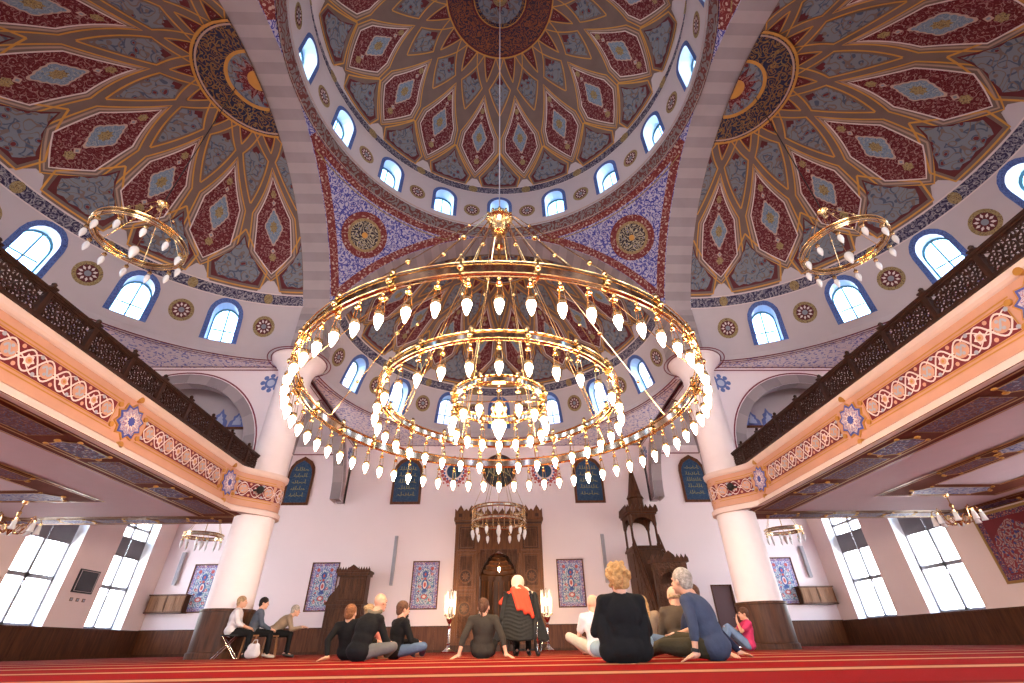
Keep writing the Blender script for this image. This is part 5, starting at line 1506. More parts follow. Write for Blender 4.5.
# slim line speakers
for x, z0, z1, lb in ((-4.5, 2.35, 4.28, 'slim grey line speaker between the preaching seat and the left tile panel'), (4.62, 2.35, 4.28, 'slim grey line speaker on the wall left of the stair pulpit'),
                   (-13.45, 2.45, 3.7, 'slim pale line speaker above the left louvred cabinet'), (13.45, 2.45, 3.7, 'slim pale line speaker above the right louvred cabinet')):
    c = empty('line_speaker', (x, FY, z0), 0, lb, 'speaker', 'slim line speakers')
    m = MB(); m.bbox(-0.065, 0.065, -0.16, -0.04, 0, z1-z0); m.build('speaker_body', M['greybox'], c, smooth=None)
    m = MB(); m.bbox(-0.055, 0.055, -0.165, -0.16, 0.03, z1-z0-0.03); m.build('speaker_grille', plain('speaker_mesh', (0.33, 0.32, 0.36), 0.6), c, smooth=None)
    m = MB()
    for z in (0.25, z1-z0-0.25): m.bbox(-0.03, 0.03, -0.04, 0, z-0.04, z+0.04)
    m.build('wall_bracket', M['darkmetal'], c, smooth=None)
# louvred wall cabinets
M['cabinet'] = wood('light_oak_cabinet', (0.17, 0.075, 0.035), (0.27, 0.13, 0.065), 0.5)
for s in (-1, 1):
    c = empty('wall_cabinet', (s*13.35, FY, 1.46), 0, 'light wooden louvred cabinet mounted low in the %s corner' % ('left-hand' if s < 0 else 'right-hand'), 'cabinet', 'louvred wall cabinets')
    m = MB(); m.bbox(-0.72, 0.72, -0.34, 0, 0.0, 0.62); m.bbox(-0.75, 0.75, -0.37, 0, 0.60, 0.64); m.bbox(-0.75, 0.75, -0.36, 0, -0.02, 0.02); m.build('cabinet_body', M['wood'], c, smooth=None)
    for x in (-0.36, 0.36):
        m = MB(); m.bbox(x-0.34, x+0.34, -0.36, -0.34, 0.04, 0.58)
        for k in range(2):
            xx = x-0.17+0.34*k; panelled(m, xx-0.15, xx+0.15, 0.07, 0.55, -0.36, 0.025, 0.015)
            for j in range(9): m.bbox(xx-0.12, xx+0.12, -0.372, -0.36, 0.105+j*0.048, 0.13+j*0.048)
        dr = m.build('door', M['cabinet'], c, smooth=None)
        m = MB(); m.ell((x-0.3*math.copysign(1, x), -0.385, 0.3), (0.015, 0.015, 0.015), 0, 8, 6); m.build('knob', M['brass'], dr)
# notice board and switches on the left pier, big carpet picture on the right wall
c = empty('notice_board', (-WX, 17.95, 1.86), 0, 'black notice board with pale inner border on the left pier between windows', 'notice board')
m = MB(); m.bbox(0, 0.05, -0.44, 0.44, 0, 0.70); m.build('board_frame', M['rubber'], c, smooth=None)
m = MB()
for a in ((-0.40, 0.40, 0.04, 0.05), (-0.40, 0.40, 0.65, 0.66), (-0.40, -0.385, 0.04, 0.66), (0.385, 0.40, 0.04, 0.66)): m.bbox(0.05, 0.056, a[0], a[1], a[2], a[3])
m.build('pale_border', M['fwhite'], c, smooth=None)
m = MB(); m.bbox(0.05, 0.054, -0.37, 0.37, 0.07, 0.63); m.build('board_face', plain('board_black', (0.02, 0.02, 0.024), 0.25), c, smooth=None)
for k in range(3):
    c = empty('light_switch', (-WX, 17.68+k*0.27, 1.66), 0, ('beige wall switch below the notice board, nearest the window', 'beige wall switch below the notice board, middle one', 'beige wall switch below the notice board, farthest along')[k], 'light switch', 'switches below the notice board')
    m = MB(); m.bbox(0, 0.015, -0.06, 0.06, -0.05, 0.05); m.build('switch_plate', M['cabinet'], c, smooth=None)
    m = MB(); m.bbox(0.015, 0.022, -0.035, 0.035, -0.03, 0.03); m.build('rocker', M['fgrey'], c, smooth=None)
c = empty('carpet_picture', (WX, 12.95, 1.40), 0, 'large gold-framed dark red floral carpet picture on the right wall', 'picture')
w, h = 1.02, 1.80
m = MB()
for a in ((-w, w, 0, 0.07), (-w, w, h-0.07, h), (-w, -w+0.07, 0.07, h-0.07), (w-0.07, w, 0.07, h-0.07)): m.bbox(-0.06, 0, a[0]*0.95, a[1]*0.95, a[2], a[3])
m.build('picture_frame', plain('antique_gold_frame', (0.42, 0.24, 0.08), 0.35, metal=0.5), c, smooth=None)
m = MB(); P = lambda u, v, q: (-0.03-q, u, v)
CM = [scroll('carpet_border', (0.05, 0.05, 0.13), (0.42, 0.22, 0.16), (0.30, 0.05, 0.06), (0.5, 0.4, 0.35), scale=12, w1=0.13, w2=0.05), M['fred'],
      scroll('carpet_field', (0.36, 0.25, 0.24), (0.04, 0.05, 0.16), (0.24, 0.04, 0.05), (0.06, 0.06, 0.20), scale=6.5, w1=0.10, w2=0.08, dot=0.26)]
m.prism(rect(-0.91, 0.91, 0.06, h-0.06), P, 0, 0.01, 0); m.prism(rect(-0.74, 0.74, 0.20, h-0.20), P, 0.01, 0.014, 1)
m.prism([(-0.70, 0.24), (0.70, 0.24), (0.70, 0.9), (0.60, 1.15), (0.35, 1.35), (0, 1.55), (-0.35, 1.35), (-0.60, 1.15), (-0.70, 0.9)], P, 0.014, 0.018, 2)
m.build('carpet_field', CM, c, smooth=None)

# ================================================================ PEOPLE
def fabric(name, c, rough=0.85): return plain(name, c, rough, var=0.10, scale=9, bump=0.5, bscale=14, spec=0.15)
SKIN = plain('skin', (0.62, 0.33, 0.22), 0.5, var=0.05, scale=12); SKIN2 = plain('skin_tanned', (0.50, 0.25, 0.15), 0.5, var=0.05, scale=12)
def hairm(name, c): return plain(name, c, 0.6, var=0.35, scale=28, bump=0.9, bscale=45, spec=0.2)
H = {'blond': hairm('hair_golden', (0.46, 0.26, 0.10)), 'grey': hairm('hair_grey', (0.38, 0.33, 0.28)), 'brown': hairm('hair_brown', (0.11, 0.05, 0.028)),
     'dark': hairm('hair_dark', (0.018, 0.012, 0.010)), 'ash': hairm('hair_ash_blond', (0.34, 0.22, 0.12)), 'red': hairm('hair_auburn', (0.20, 0.08, 0.035))}
EYE = plain('eye_dark', (0.03, 0.02, 0.02), 0.2); LIP = plain('lip', (0.42, 0.13, 0.11), 0.5)
V = Vector
def basis(up, right):
    up = up.normalized(); f = up.cross(right)
    f = f.normalized(); r = f.cross(up).normalized()
    return Matrix((r, f, up)).transposed()
def remesh(o, vox, sm=5):
    r = o.modifiers.new('surface', 'REMESH'); r.mode = 'VOXEL'; r.voxel_size = vox; r.use_smooth_shade = True
    s = o.modifiers.new('smooth', 'SMOOTH'); s.iterations = sm; s.factor = 0.5
    return o
def hand(m, W, d, n, side, flat=False):
    """palm, four fingers of unequal length, thumb. W wrist, d direction of the hand, n back-of-hand normal, side +1 thumb towards n x d"""
    d = V(d).normalized(); n = (V(n)-d*V(n).dot(d)).normalized(); t = n.cross(d).normalized()*side
    W = V(W); c = W + d*0.05
    m.ell(c, (0.042, 0.052, 0.019), 0, 12, 8, basis(n, t))
    m.cap(W-d*0.02, W+d*0.03, 0.028, 0.027)
    curl = 0.15 if flat else 0.45
    for i, L in enumerate((0.070, 0.078, 0.073, 0.058)):
        b = W + d*0.088 + t*(0.030-0.020*i); dd = (d + t*(0.10-0.07*i)).normalized()
        e1 = b + dd*L*0.5 - n*0.008; e2 = e1 + (dd*(1-curl*0.5)-n*curl).normalized()*L*0.5
        m.cap(b-dd*0.02, e1, 0.0105, 0.0095, 0, 7); m.cap(e1, e2, 0.0095, 0.0075, 0, 7)
    b = W + d*0.025 + t*0.033; e1 = b + (d*0.6+t*0.8).normalized()*0.038; e2 = e1 + (d*0.9+t*0.35-n*0.2).normalized()*0.03
    m.cap(b, e1, 0.014, 0.011, 0, 7); m.cap(e1, e2, 0.011, 0.009, 0, 7)
def person(label, loc, rz, J, shirt, trousers, hair=None, hstyle='short', skin=None, sleeve='long', legs='long', shoe=None, group=None, vox=0.012, extra=None, thick=1.0, category='person'):
    skin = skin or SKIN
    r = empty('person', (loc[0], loc[1], 0), R_(rz), label, 'person', group)
    g = {k: V(v) if isinstance(v, tuple) else v for k, v in J.items()}
    ls, le, lw = [V(p) for p in J['la']]; rs, re_, rw = [V(p) for p in J['ra']]
    lh, lk, lan, lt = [V(p) for p in J['ll']]; rh, rk, ran, rt = [V(p) for p in J['rl']]
    right = (rs-ls).normalized(); sp = (g['nk']-g['pel'])
    B = basis(sp, right)
    hy, hp = J.get('hyaw', 0), J.get('hpitch', 0)
    HB = Matrix.Rotation(R_(hy), 3, 'Z') @ Matrix.Rotation(R_(hp), 3, 'X') @ Matrix.Rotation(R_(J.get('hroll', 0)), 3, 'Y')
    g['hd'] = g['hd'] - (g['hd']-g['nk'])*0.10; hd = g['hd']; hp_ = lambda x, y, z: hd + HB @ (V((x, y, z))*1.07)
    m = MB()
    # head
    m.ell(hp_(0, -0.010, 0.022), (0.084, 0.101, 0.102), 0, 18, 12, HB); m.ell(hp_(0, 0.026, -0.042), (0.066, 0.066, 0.078), 0, 14, 10, HB)
    m.cap(hp_(0, 0.086, 0.005), hp_(0, 0.108, -0.028), 0.009, 0.014); m.ell(hp_(0, 0.070, -0.098), (0.026, 0.022, 0.020), 0, 10, 6, HB)
    m.cap(hp_(-0.035, 0.083, 0.022), hp_(0.035, 0.083, 0.022), 0.012, 0.012)
    for s in (-1, 1): m.ell(hp_(s*0.086, -0.005, -0.012), (0.010, 0.020, 0.033), 0, 10, 6, HB)
    m.cap(hp_(0, 0.082, -0.058), hp_(0, 0.084, -0.072), 0.016, 0.014)
    m.cap(hp_(0, -0.025, -0.06), g['nk']+V((0, 0, 0.0)), 0.062, 0.072); m.cap(g['nk'], g['che'], 0.07, 0.10)
    # trunk
    mid = g['pel'].lerp(g['che'], 0.5)
    def trunk(mm, e):
        k = thick
        mm.ell(g['pel'], (0.175*k+e, 0.125*k+e, 0.13+e), 0, 18, 12, B); mm.ell(mid, (0.150*k+e, 0.110*k+e, 0.16+e), 0, 18, 12, B)
        mm.ell(g['che'], (0.175*k+e, 0.115*k+e, 0.19+e), 0, 18, 12, B)
        nb = g['nk']-sp.normalized()*0.045
        mm.cap(ls, nb, 0.058+e, 0.062+e); mm.cap(rs, nb, 0.058+e, 0.062+e)
        for s_ in (ls, rs): mm.cap(s_, g['che'], 0.062+e, 0.10+e)
    trunk(m, -0.018)
    for (a, b, c), hs in (((ls, le, lw), 1), ((rs, re_, rw), -1)):
        m.cap(a, b, 0.047, 0.038); m.cap(b, c, 0.038, 0.026)
        hdn = J.get('lhn' if hs > 0 else 'rhn', (0, 0, 1)); hdd = J.get('lhd' if hs > 0 else 'rhd', None)
        hand(m, c, V(hdd) if hdd else (c-b), V(hdn), -hs if J.get('flip') else hs, J.get('flat', False))
    for a, b, c, t in ((lh, lk, lan, lt), (rh, rk, ran, rt)):
        m.cap(a, b, 0.078, 0.055); m.cap(b, c, 0.052, 0.036); m.cap(c, t, 0.036, 0.028); m.cap(c, c-(t-c).normalized()*0.05, 0.036, 0.028)
    body = remesh(m.build('body', skin, r), vox*0.72, 3)
    # shirt
    m = MB(); trunk(m, 0.010); m.ell(g['pel']-sp.normalized()*0.015, (0.170*thick+0.012, 0.128*thick+0.012, 0.105), 0, 18, 12, B)
    for a, b, c in ((ls, le, lw), (rs, re_, rw)):
        if sleeve == 'long': m.cap(a, b, 0.062, 0.053); m.cap(b, b.lerp(c, 0.86), 0.053, 0.040)
        elif sleeve == 'mid': m.cap(a, b, 0.062, 0.054); m.cap(b, b.lerp(c, 0.35), 0.052, 0.048)
        else: m.cap(a, a.lerp(b, 0.62), 0.066, 0.062)
    m.cap(g['nk']-sp.normalized()*0.03, g['nk']+sp.normalized()*0.015, 0.075, 0.066)
    for p_, q_, r1, r2 in J.get('drape', []): m.cap(V(p_), V(q_), r1, r2)
    remesh(m.build('shirt', shirt, r), vox, 6)
    # trousers
    m = MB(); m.ell(g['pel']-sp.normalized()*0.01, (0.158*thick, 0.112*thick, 0.095), 0, 18, 10, B)
    for a, b, c in ((lh, lk, lan), (rh, rk, ran)):
        m.cap(a, b, 0.092*thick, 0.070)
        if legs == 'long': m.cap(b, b.lerp(c, 0.93), 0.068, 0.052)
        else: m.cap(b, b.lerp(c, 0.06), 0.070, 0.070)
    remesh(m.build('trousers', trousers, r), vox, 5)
    if shoe:
        for c, t in ((lan, lt), (ran, rt)):
            m = MB(); d = (t-c).normalized(); m.cap(c-V((0, 0, 0.012))-d*0.03, c-V((0, 0, 0.014))+d*0.06, 0.044, 0.040); m.cap(c-V((0, 0, 0.014))+d*0.06, t+d*0.02, 0.040, 0.034)
            remesh(m.build('shoe', shoe, r), 0.012, 3)
    # face details
    for s in (-1, 1):
        m = MB(); m.ell(hp_(s*0.030, 0.084, 0.004), (0.012, 0.007, 0.007), 0, 8, 6, HB); m.build('eye', EYE, r)
    m = MB(); m.ell(hp_(0, 0.096, -0.064), (0.024, 0.008, 0.008), 0, 10, 6, HB); m.build('mouth', LIP, r)
    # hair
    if hair is not None:
        m = MB()
        if hstyle == 'short':
            m.ell(hp_(0, -0.020, 0.040), (0.098, 0.110, 0.102), 0, 18, 12, HB); m.ell(hp_(0, -0.062, -0.015), (0.086, 0.058, 0.078), 0, 14, 10, HB)
        elif hstyle == 'curly':
            random.seed(3)
            m.ell(hp_(0, -0.020, 0.038), (0.108, 0.120, 0.110), 0, 18, 12, HB); m.ell(hp_(0, -0.055, -0.03), (0.100, 0.072, 0.090), 0, 14, 10, HB)
            for k in range(70):
                a = random.uniform(0, 2*PI); z = random.uniform(-0.09, 0.13); rr = 0.105*math.sqrt(max(0.1, 1-((z-0.02)/0.13)**2))
                y = rr*1.1*math.sin(a)-0.03
                if y > 0.045 and z < 0.06: continue
                m.ell(hp_(rr*math.cos(a), y, z), (0.024, 0.024, 0.024), 0, 8, 6)
        elif hstyle == 'tail':
            m.ell(hp_(0, -0.018, 0.034), (0.092, 0.108, 0.100), 0, 18, 12, HB); m.ell(hp_(0, -0.058, -0.010), (0.076, 0.050, 0.070), 0, 14, 10, HB)
            m.ell(hp_(0, -0.125, 0.01), (0.030, 0.035, 0.035), 0, 10, 8, HB); m.cap(hp_(0, -0.130, -0.005), hp_(0, -0.105, -0.13), 0.026, 0.014)
        elif hstyle == 'bun':
            m.ell(hp_(0, -0.018, 0.034), (0.092, 0.106, 0.098), 0, 18, 12, HB); m.ell(hp_(0, -0.055, -0.015), (0.078, 0.050, 0.068), 0, 14, 10, HB)
            m.ell(hp_(0, -0.110, 0.055), (0.042, 0.040, 0.040), 0, 12, 8, HB)
        elif hstyle == 'long':
            m.ell(hp_(0, -0.020, 0.036), (0.100, 0.112, 0.104), 0, 18, 12, HB)
            for s in (-1, 0, 1): m.cap(hp_(s*0.05, -0.06, 0.0), hp_(s*0.062, -0.085, -0.20), 0.052, 0.036)
        elif hstyle == 'fringe':
            m.ell(hp_(0, -0.058, -0.012), (0.086, 0.048, 0.036), 0, 16, 10, HB)
            for s in (-1, 1): m.ell(hp_(s*0.072, -0.02, 0.0), (0.014, 0.045, 0.036), 0, 10, 8, HB)
        remesh(m.build('hair', hair, r), 0.011, 2)
    if extra: extra(r, g, hp_, HB)
    return r

def up_pose(lean=0.0, side=0.0, hz=0.72, cross=True, sw=0.185):
    """sitting on the floor cross-legged, local +Y is forward"""
    P = dict(pel=(0, 0, 0.125), che=(side*0.6, lean*0.6, 0.40), nk=(side, lean, 0.575), hd=(side*1.1, lean+0.03, hz))
    P['ll'] = [(-0.10, 0.03, 0.11), (-0.34, 0.34, 0.17), (-0.02, 0.42, 0.06), (0.10, 0.47, 0.05)]
    P['rl'] = [(0.10, 0.03, 0.11), (0.34, 0.34, 0.17), (0.04, 0.50, 0.06), (-0.08, 0.56, 0.05)]
    return P
def arms_front(P, sw=0.185, out=0.24):
    nx, ny, nz = P['nk']
    P['la'] = [(nx-sw, ny, nz-0.065), (nx-out, ny+0.10, nz-0.32), (-0.12, ny+0.30, 0.24)]
    P['ra'] = [(nx+sw, ny, nz-0.065), (nx+out, ny+0.10, nz-0.32), (0.12, ny+0.30, 0.24)]
    P['lhd'] = (0.6, 0.6, -0.2); P['rhd'] = (-0.6, 0.6, -0.2)
    return P
def arms_back(P, sw=0.185, wx=0.30, wy=-0.26):
    nx, ny, nz = P['nk']
    P['la'] = [(nx-sw, ny, nz-0.065), (nx-(sw+wx)/2-0.03, (ny+wy)/2-0.03, nz-0.31), (-wx, wy, 0.045)]
    P['ra'] = [(nx+sw, ny, nz-0.065), (nx+(sw+wx)/2+0.03, (ny+wy)/2-0.03, nz-0.31), (wx, wy, 0.045)]
    P['lhd'] = (-0.7, -0.7, -0.18); P['rhd'] = (0.7, -0.7, -0.18); P['flat'] = True
    return P
def legs_out(P, l=0.0):
    P['ll'] = [(-0.10, 0.04, 0.10), (-0.16, 0.46, 0.20), (-0.14, 0.84, 0.07), (-0.17, 0.90, 0.18)]
    P['rl'] = [(0.10, 0.04, 0.10), (0.16, 0.46, 0.20), (0.14, 0.84, 0.07), (0.17, 0.90, 0.18)]
    return P
def chair_pose(lean=0.0, seat=0.47):
    P = dict(pel=(0, 0, seat+0.09), che=(0, lean*0.6, seat+0.36), nk=(0, lean, seat+0.53), hd=(0, lean+0.035, seat+0.69))
    P['ll'] = [(-0.09, 0.05, seat+0.05), (-0.11, 0.42, seat+0.03), (-0.11, 0.40, 0.07), (-0.12, 0.53, 0.035)]
    P['rl'] = [(0.09, 0.05, seat+0.05), (0.11, 0.42, seat+0.03), (0.11, 0.44, 0.07), (0.12, 0.57, 0.035)]
    return P

F = {'black': fabric('black_cloth', (0.010, 0.010, 0.011)), 'jeanlight': fabric('pale_blue_denim', (0.30, 0.42, 0.48)), 'jean': fabric('blue_denim', (0.10, 0.15, 0.24)),
     'bluegrey': fabric('blue_grey_knit', (0.052, 0.066, 0.11)), 'darkgrey': fabric('dark_grey_knit', (0.045, 0.038, 0.030)), 'olive': fabric('dark_olive_cloth', (0.045, 0.038, 0.022)),
     'taupe': fabric('taupe_jacket', (0.085, 0.062, 0.042)), 'white': fabric('white_cotton', (0.66, 0.62, 0.64)), 'pink': fabric('soft_pink_cloth', (0.62, 0.22, 0.17)),
     'magenta': fabric('magenta_cotton', (0.62, 0.05, 0.14)), 'denimj': fabric('grey_denim_jacket', (0.09, 0.11, 0.15)), 'beige': fabric('beige_jacket', (0.30, 0.22, 0.15)),
     'cream': fabric('cream_shorts', (0.48, 0.44, 0.34)), 'navy': fabric('navy_cardigan', (0.016, 0.022, 0.05))}
shoeM = plain('dark_shoe', (0.02, 0.018, 0.018), 0.4); shoeW = plain('pale_shoe', (0.55, 0.48, 0.42), 0.6)

# 1 woman in black with golden curls, nearest
P = arms_front(up_pose(lean=-0.02, hz=0.735), out=0.27)
P['hpitch'] = -6; P['hyaw'] = 10; P['drape'] = [((-0.17, -0.0, 0.10), (0.17, -0.0, 0.10), 0.10, 0.10), ((-0.17, 0, 0.46), (0.17, 0, 0.46), 0.085, 0.085), ((-0.20, 0.02, 0.36), (-0.15, 0.0, 0.14), 0.08, 0.10), ((0.20, 0.02, 0.36), (0.15, 0.0, 0.14), 0.08, 0.10)]
P['ll'] = [(-0.10, 0.03, 0.11), (-0.20, 0.38, 0.12), (-0.02, 0.48, 0.06), (0.08, 0.50, 0.05)]
person('woman in loose black top with golden curly hair sitting on the carpet, seen from behind', (1.235, 5.28), 4, P, F['black'], F['jeanlight'], H['blond'], 'curly', sleeve='mid', thick=1.12, vox=0.013)

# 2 grey haired man in blue sweater leaning on his hand
def watch(r, g, hp_, HB):
    m = MB(); a = V(P_w[0]); d = (V(P_w[1])-a).normalized(); m.tube([a-d*0.015, a+d*0.015], 0.040, 12); m.build('wristwatch', M['rubber'], r)
P = up_pose(hz=0.70)
P.update(pel=(0, 0, 0.125), che=(0.0, 0.08, 0.40), nk=(-0.02, 0.15, 0.585), hd=(-0.03, 0.22, 0.735))
P['la'] = [(-0.20, 0.13, 0.52), (-0.27, 0.08, 0.27), (-0.30, 0.10, 0.055)]; P['ra'] = [(0.17, 0.14, 0.52), (0.26, 0.22, 0.30), (0.16, 0.42, 0.24)]
P['lhd'] = (-0.35, 0.8, -0.25); P['rhd'] = (-0.2, 0.9, 0); P['flat'] = True
P['ll'] = [(-0.10, 0.05, 0.11), (-0.16, 0.48, 0.13), (0.02, 0.80, 0.07), (0.06, 0.92, 0.05)]; P['rl'] = [(0.10, 0.05, 0.11), (0.16, 0.46, 0.20), (0.06, 0.84, 0.07), (0.0, 0.95, 0.05)]
P['hyaw'] = -10; P['hpitch'] = 6
P_w = ((-0.296, 0.098, 0.09), (-0.285, 0.09, 0.15))
person('grey-haired man in blue-grey sweater propped on one hand, dark trousers, wristwatch', (2.20, 5.50), 48, P, F['bluegrey'], F['olive'], H['grey'], 'short', sleeve='mid', vox=0.012, extra=watch, thick=1.10)

# 3 person behind him leaning back on an arm
P = arms_back(legs_out(up_pose(lean=-0.16, hz=0.68)), wx=0.26, wy=-0.46)
P['nk'] = (0, -0.14, 0.52); P['che'] = (0, -0.08, 0.36)
P['ra'] = [(0.185, -0.14, 0.47), (0.25, -0.36, 0.27), (0.30, -0.55, 0.045)]
person('person in navy cardigan leaning back on one straight arm, half hidden by the grey-haired man', (2.36, 6.72), 62, P, F['navy'], F['jean'], H['brown'], 'short', vox=0.014)

# 4 bald man in taupe jacket
P = arms_front(up_pose(lean=0.02, hz=0.715)); P['hyaw'] = 8; P['hpitch'] = -8
person('bald man in taupe-grey jacket sitting on the carpet with his back turned', (2.46, 7.20), 2, P, F['taupe'], F['olive'], H['ash'], 'fringe', thick=1.18, vox=0.014)
# 5 blond head behind
P = arms_front(up_pose(lean=0.02, hz=0.66)); P['nk'] = (0, 0.02, 0.53); P['che'] = (0, 0.01, 0.37)
person('person with long honey-blond hair sitting just beyond the bald man in taupe', (2.18, 7.95), -5, P, F['beige'], F['jean'], H['blond'], 'long', vox=0.015)
# 6 bald man in white shirt and shorts
P = arms_front(up_pose(lean=0.03, hz=0.72), out=0.25); P['hyaw'] = 14
P['ll'] = [(-0.10, 0.03, 0.11), (-0.38, 0.22, 0.26), (-0.16, 0.16, 0.06), (-0.10, 0.28, 0.05)]
person('bald man in white shirt and cream shorts sitting cross-legged', (1.52, 8.35), 6, P, F['white'], F['cream'], None, sleeve='short', legs='short', vox=0.014)

# 7 woman in dark grey sweater leaning back on both hands
P = arms_back(legs_out(up_pose(lean=-0.08, hz=0.70)), wx=0.36, wy=-0.24)
P['hyaw'] = -14; P['hpitch'] = 4
person('woman in dark grey sweater with brown ponytail, leaning back on both hands', (-0.24, 8.60), 0, P, F['darkgrey'], F['black'], H['brown'], 'tail', sleeve='mid', vox=0.013)

# 10 bald man in black jacket
P = arms_front(up_pose(lean=0.16, hz=0.735), out=0.25); P['hyaw'] = 0; P['hpitch'] = 2
P['nk'] = (0.03, 0.20, 0.60); P['che'] = (0.01, 0.09, 0.42); P['hd'] = (0.05, 0.27, 0.76)
def scarf(r, g, hp_, HB):
    m = MB(); c = g['nk']; m.tube([c+V((0.085*math.cos(a), 0.08*math.sin(a)-0.01, 0.01+0.015*math.sin(2*a))) for a in np.linspace(0, 2*PI, 17)[:-1]], 0.032, 8, 0, True); m.build('scarf', fabric('mottled_scarf', (0.16, 0.13, 0.09)), r)
person('broad bald man in black jacket and jeans sitting cross-legged in the left group', (-2.02, 8.00), -34, P, F['black'], fabric('washed_denim', (0.13, 0.13, 0.13)), None, vox=0.013, thick=1.14, extra=scarf)
# 9 dark haired man in black
P = arms_front(up_pose(lean=0.06, hz=0.72)); P['hyaw'] = -10
def beard(r, g, hp_, HB):
    m = MB(); m.ell(hp_(0, 0.055, -0.085), (0.048, 0.045, 0.040), 0, 12, 8, HB); m.build('beard', H['dark'], r)
person('dark-haired bearded man in black shirt and blue jeans beside the bald man', (-1.72, 9.15), -52, P, F['black'], F['jean'], H['brown'], 'short', vox=0.014, extra=beard)
# 11 pink
P = arms_front(up_pose(lean=0.04, hz=0.75)); P['nk'] = (0, 0.04, 0.60); P['hyaw'] = -25
person('person in soft pink top with fair hair pinned up, behind the bald man in black', (-2.44, 9.98), -12, P, F['pink'], F['jean'], H['ash'], 'bun', vox=0.015)
# 12 auburn haired in black leaning back
P = arms_back(legs_out(up_pose(lean=-0.12, hz=0.66)), wx=0.30, wy=-0.36); P['nk'] = (0, -0.10, 0.53); P['che'] = (0, -0.06, 0.37)
P['la'] = [(-0.185, -0.10, 0.47), (-0.24, -0.26, 0.27), (-0.17, -0.32, 0.045)]; P['hyaw'] = 0
person('auburn-haired person in black top leaning back on one hand beside the bald man', (-2.46, 9.05), -12, P, F['black'], F['jean'], H['red'], 'short', vox=0.015)

# 13-15 three people on seats beside the left column
P = arms_front(chair_pose(lean=0.03), out=0.23); P['la'][2] = (-0.05, 0.34, 0.62); P['ra'][2] = (0.06, 0.36, 0.60); P['hyaw'] = -6; P['hpitch'] = 4
person('fair-haired woman in white blouse and black trousers seated against the left column', (-6.33, 12.95), -72, P, F['white'], F['black'], H['ash'], 'short', sleeve='mid', shoe=shoeM, thick=1.18, vox=0.014)
P = arms_front(chair_pose(lean=0.08), out=0.23); P['la'][2] = (-0.05, 0.40, 0.60); P['ra'][2] = (0.06, 0.40, 0.58); P['hyaw'] = -12; P['hpitch'] = -4
person('dark-haired person in grey denim jacket seated in the middle of the three', (-6.02, 13.35), -66, P, F['denimj'], F['black'], H['dark'], 'short', shoe=shoeW, thick=1.12, vox=0.014)
P = chair_pose(lean=0.30); P['nk'] = (0, 0.34, 0.90); P['che'] = (0, 0.20, 0.76); P['hd'] = (0, 0.44, 1.03)
P['la'] = [(-0.185, 0.32, 0.85), (-0.22, 0.42, 0.60), (-0.08, 0.66, 0.66)]; P['ra'] = [(0.185, 0.32, 0.85), (0.22, 0.42, 0.60), (0.08, 0.68, 0.64)]; P['lhd'] = (0.2, 1, 0); P['rhd'] = (-0.2, 1, 0); P['hpitch'] = -6
person('grey-haired person in beige jacket on a seat, leaning forward with clasped hands', (-5.78, 14.0), -72, P, F['beige'], F['black'], H['grey'], 'short', shoe=shoeM, thick=1.12, vox=0.014)
# 16 woman in magenta against the right column
P = up_pose(lean=-0.06, hz=0.72)
P['ll'] = [(-0.09, 0.05, 0.10), (-0.10, 0.40, 0.46), (-0.10, 0.52, 0.06), (-0.10, 0.64, 0.045)]; P['rl'] = [(0.09, 0.05, 0.10), (0.10, 0.40, 0.44), (0.10, 0.56, 0.06), (0.10, 0.68, 0.045)]
P['la'] = [(-0.175, -0.05, 0.51), (-0.20, 0.16, 0.36), (-0.06, 0.16, 0.56)]; P['ra'] = [(0.175, -0.05, 0.51), (0.22, 0.16, 0.40), (0.10, 0.36, 0.48)]
P['lhd'] = (0.1, -0.1, 1); P['lhn'] = (0, 1, 0); P['rhd'] = (-0.8, 0.4, 0)
person('woman in magenta t-shirt and jeans sitting with knees drawn up against the right column', (5.66, 12.2), 82, P, F['magenta'], fabric('sky_denim', (0.16, 0.24, 0.38)), H['brown'], 'short', sleeve='short', shoe=shoeM, vox=0.014)

# seats
c = empty('folding_stool', (-6.33, 12.95, 0), R_(-72), 'black folding stool with chrome legs under the woman in white', 'stool')
m = MB(); m.box((0, 0, 0.455), (0.38, 0.36, 0.03)); m.build('seat', M['rubber'], c)
for s in (-1, 1):
    for t in (-1, 1):
        m = MB(); m.tube([(s*0.17, -t*0.14, 0.44), (s*0.20, t*0.24, 0.0)], 0.012, 8); m.build('leg', M['chrome'], c)
oakM = wood('stool_wood', (0.22, 0.09, 0.035), (0.36, 0.16, 0.07), 0.5)
for x, y, rz, lb in ((-6.02, 13.35, -66, 'wooden stool under the person in the denim jacket'), (-5.78, 14.0, -72, 'wooden stool under the person leaning forward in beige')):
    c = empty('wooden_stool', (x, y, 0), R_(rz), lb, 'stool', 'wooden stools')
    m = MB(); m.box((0, 0, 0.455), (0.36, 0.34, 0.035)); m.build('seat', oakM, c)
    for s in (-1, 1):
        for t in (-1, 1):
            m = MB(); m.tube([(s*0.13, t*0.12, 0.44), (s*0.17, t*0.16, 0.0)], 0.019, 8); m.build('leg', oakM, c)
    m = MB(); m.tube([(-0.15, 0.14, 0.2), (0.15, 0.14, 0.2)], 0.012, 6); m.tube([(-0.15, -0.14, 0.2), (0.15, -0.14, 0.2)], 0.012, 6); m.build('stretcher', oakM, c)
c = empty('tote_bag', (-5.62, 12.75, 0), R_(-20), 'soft white tote bag slumped on the carpet at the feet of the seated people', 'bag')
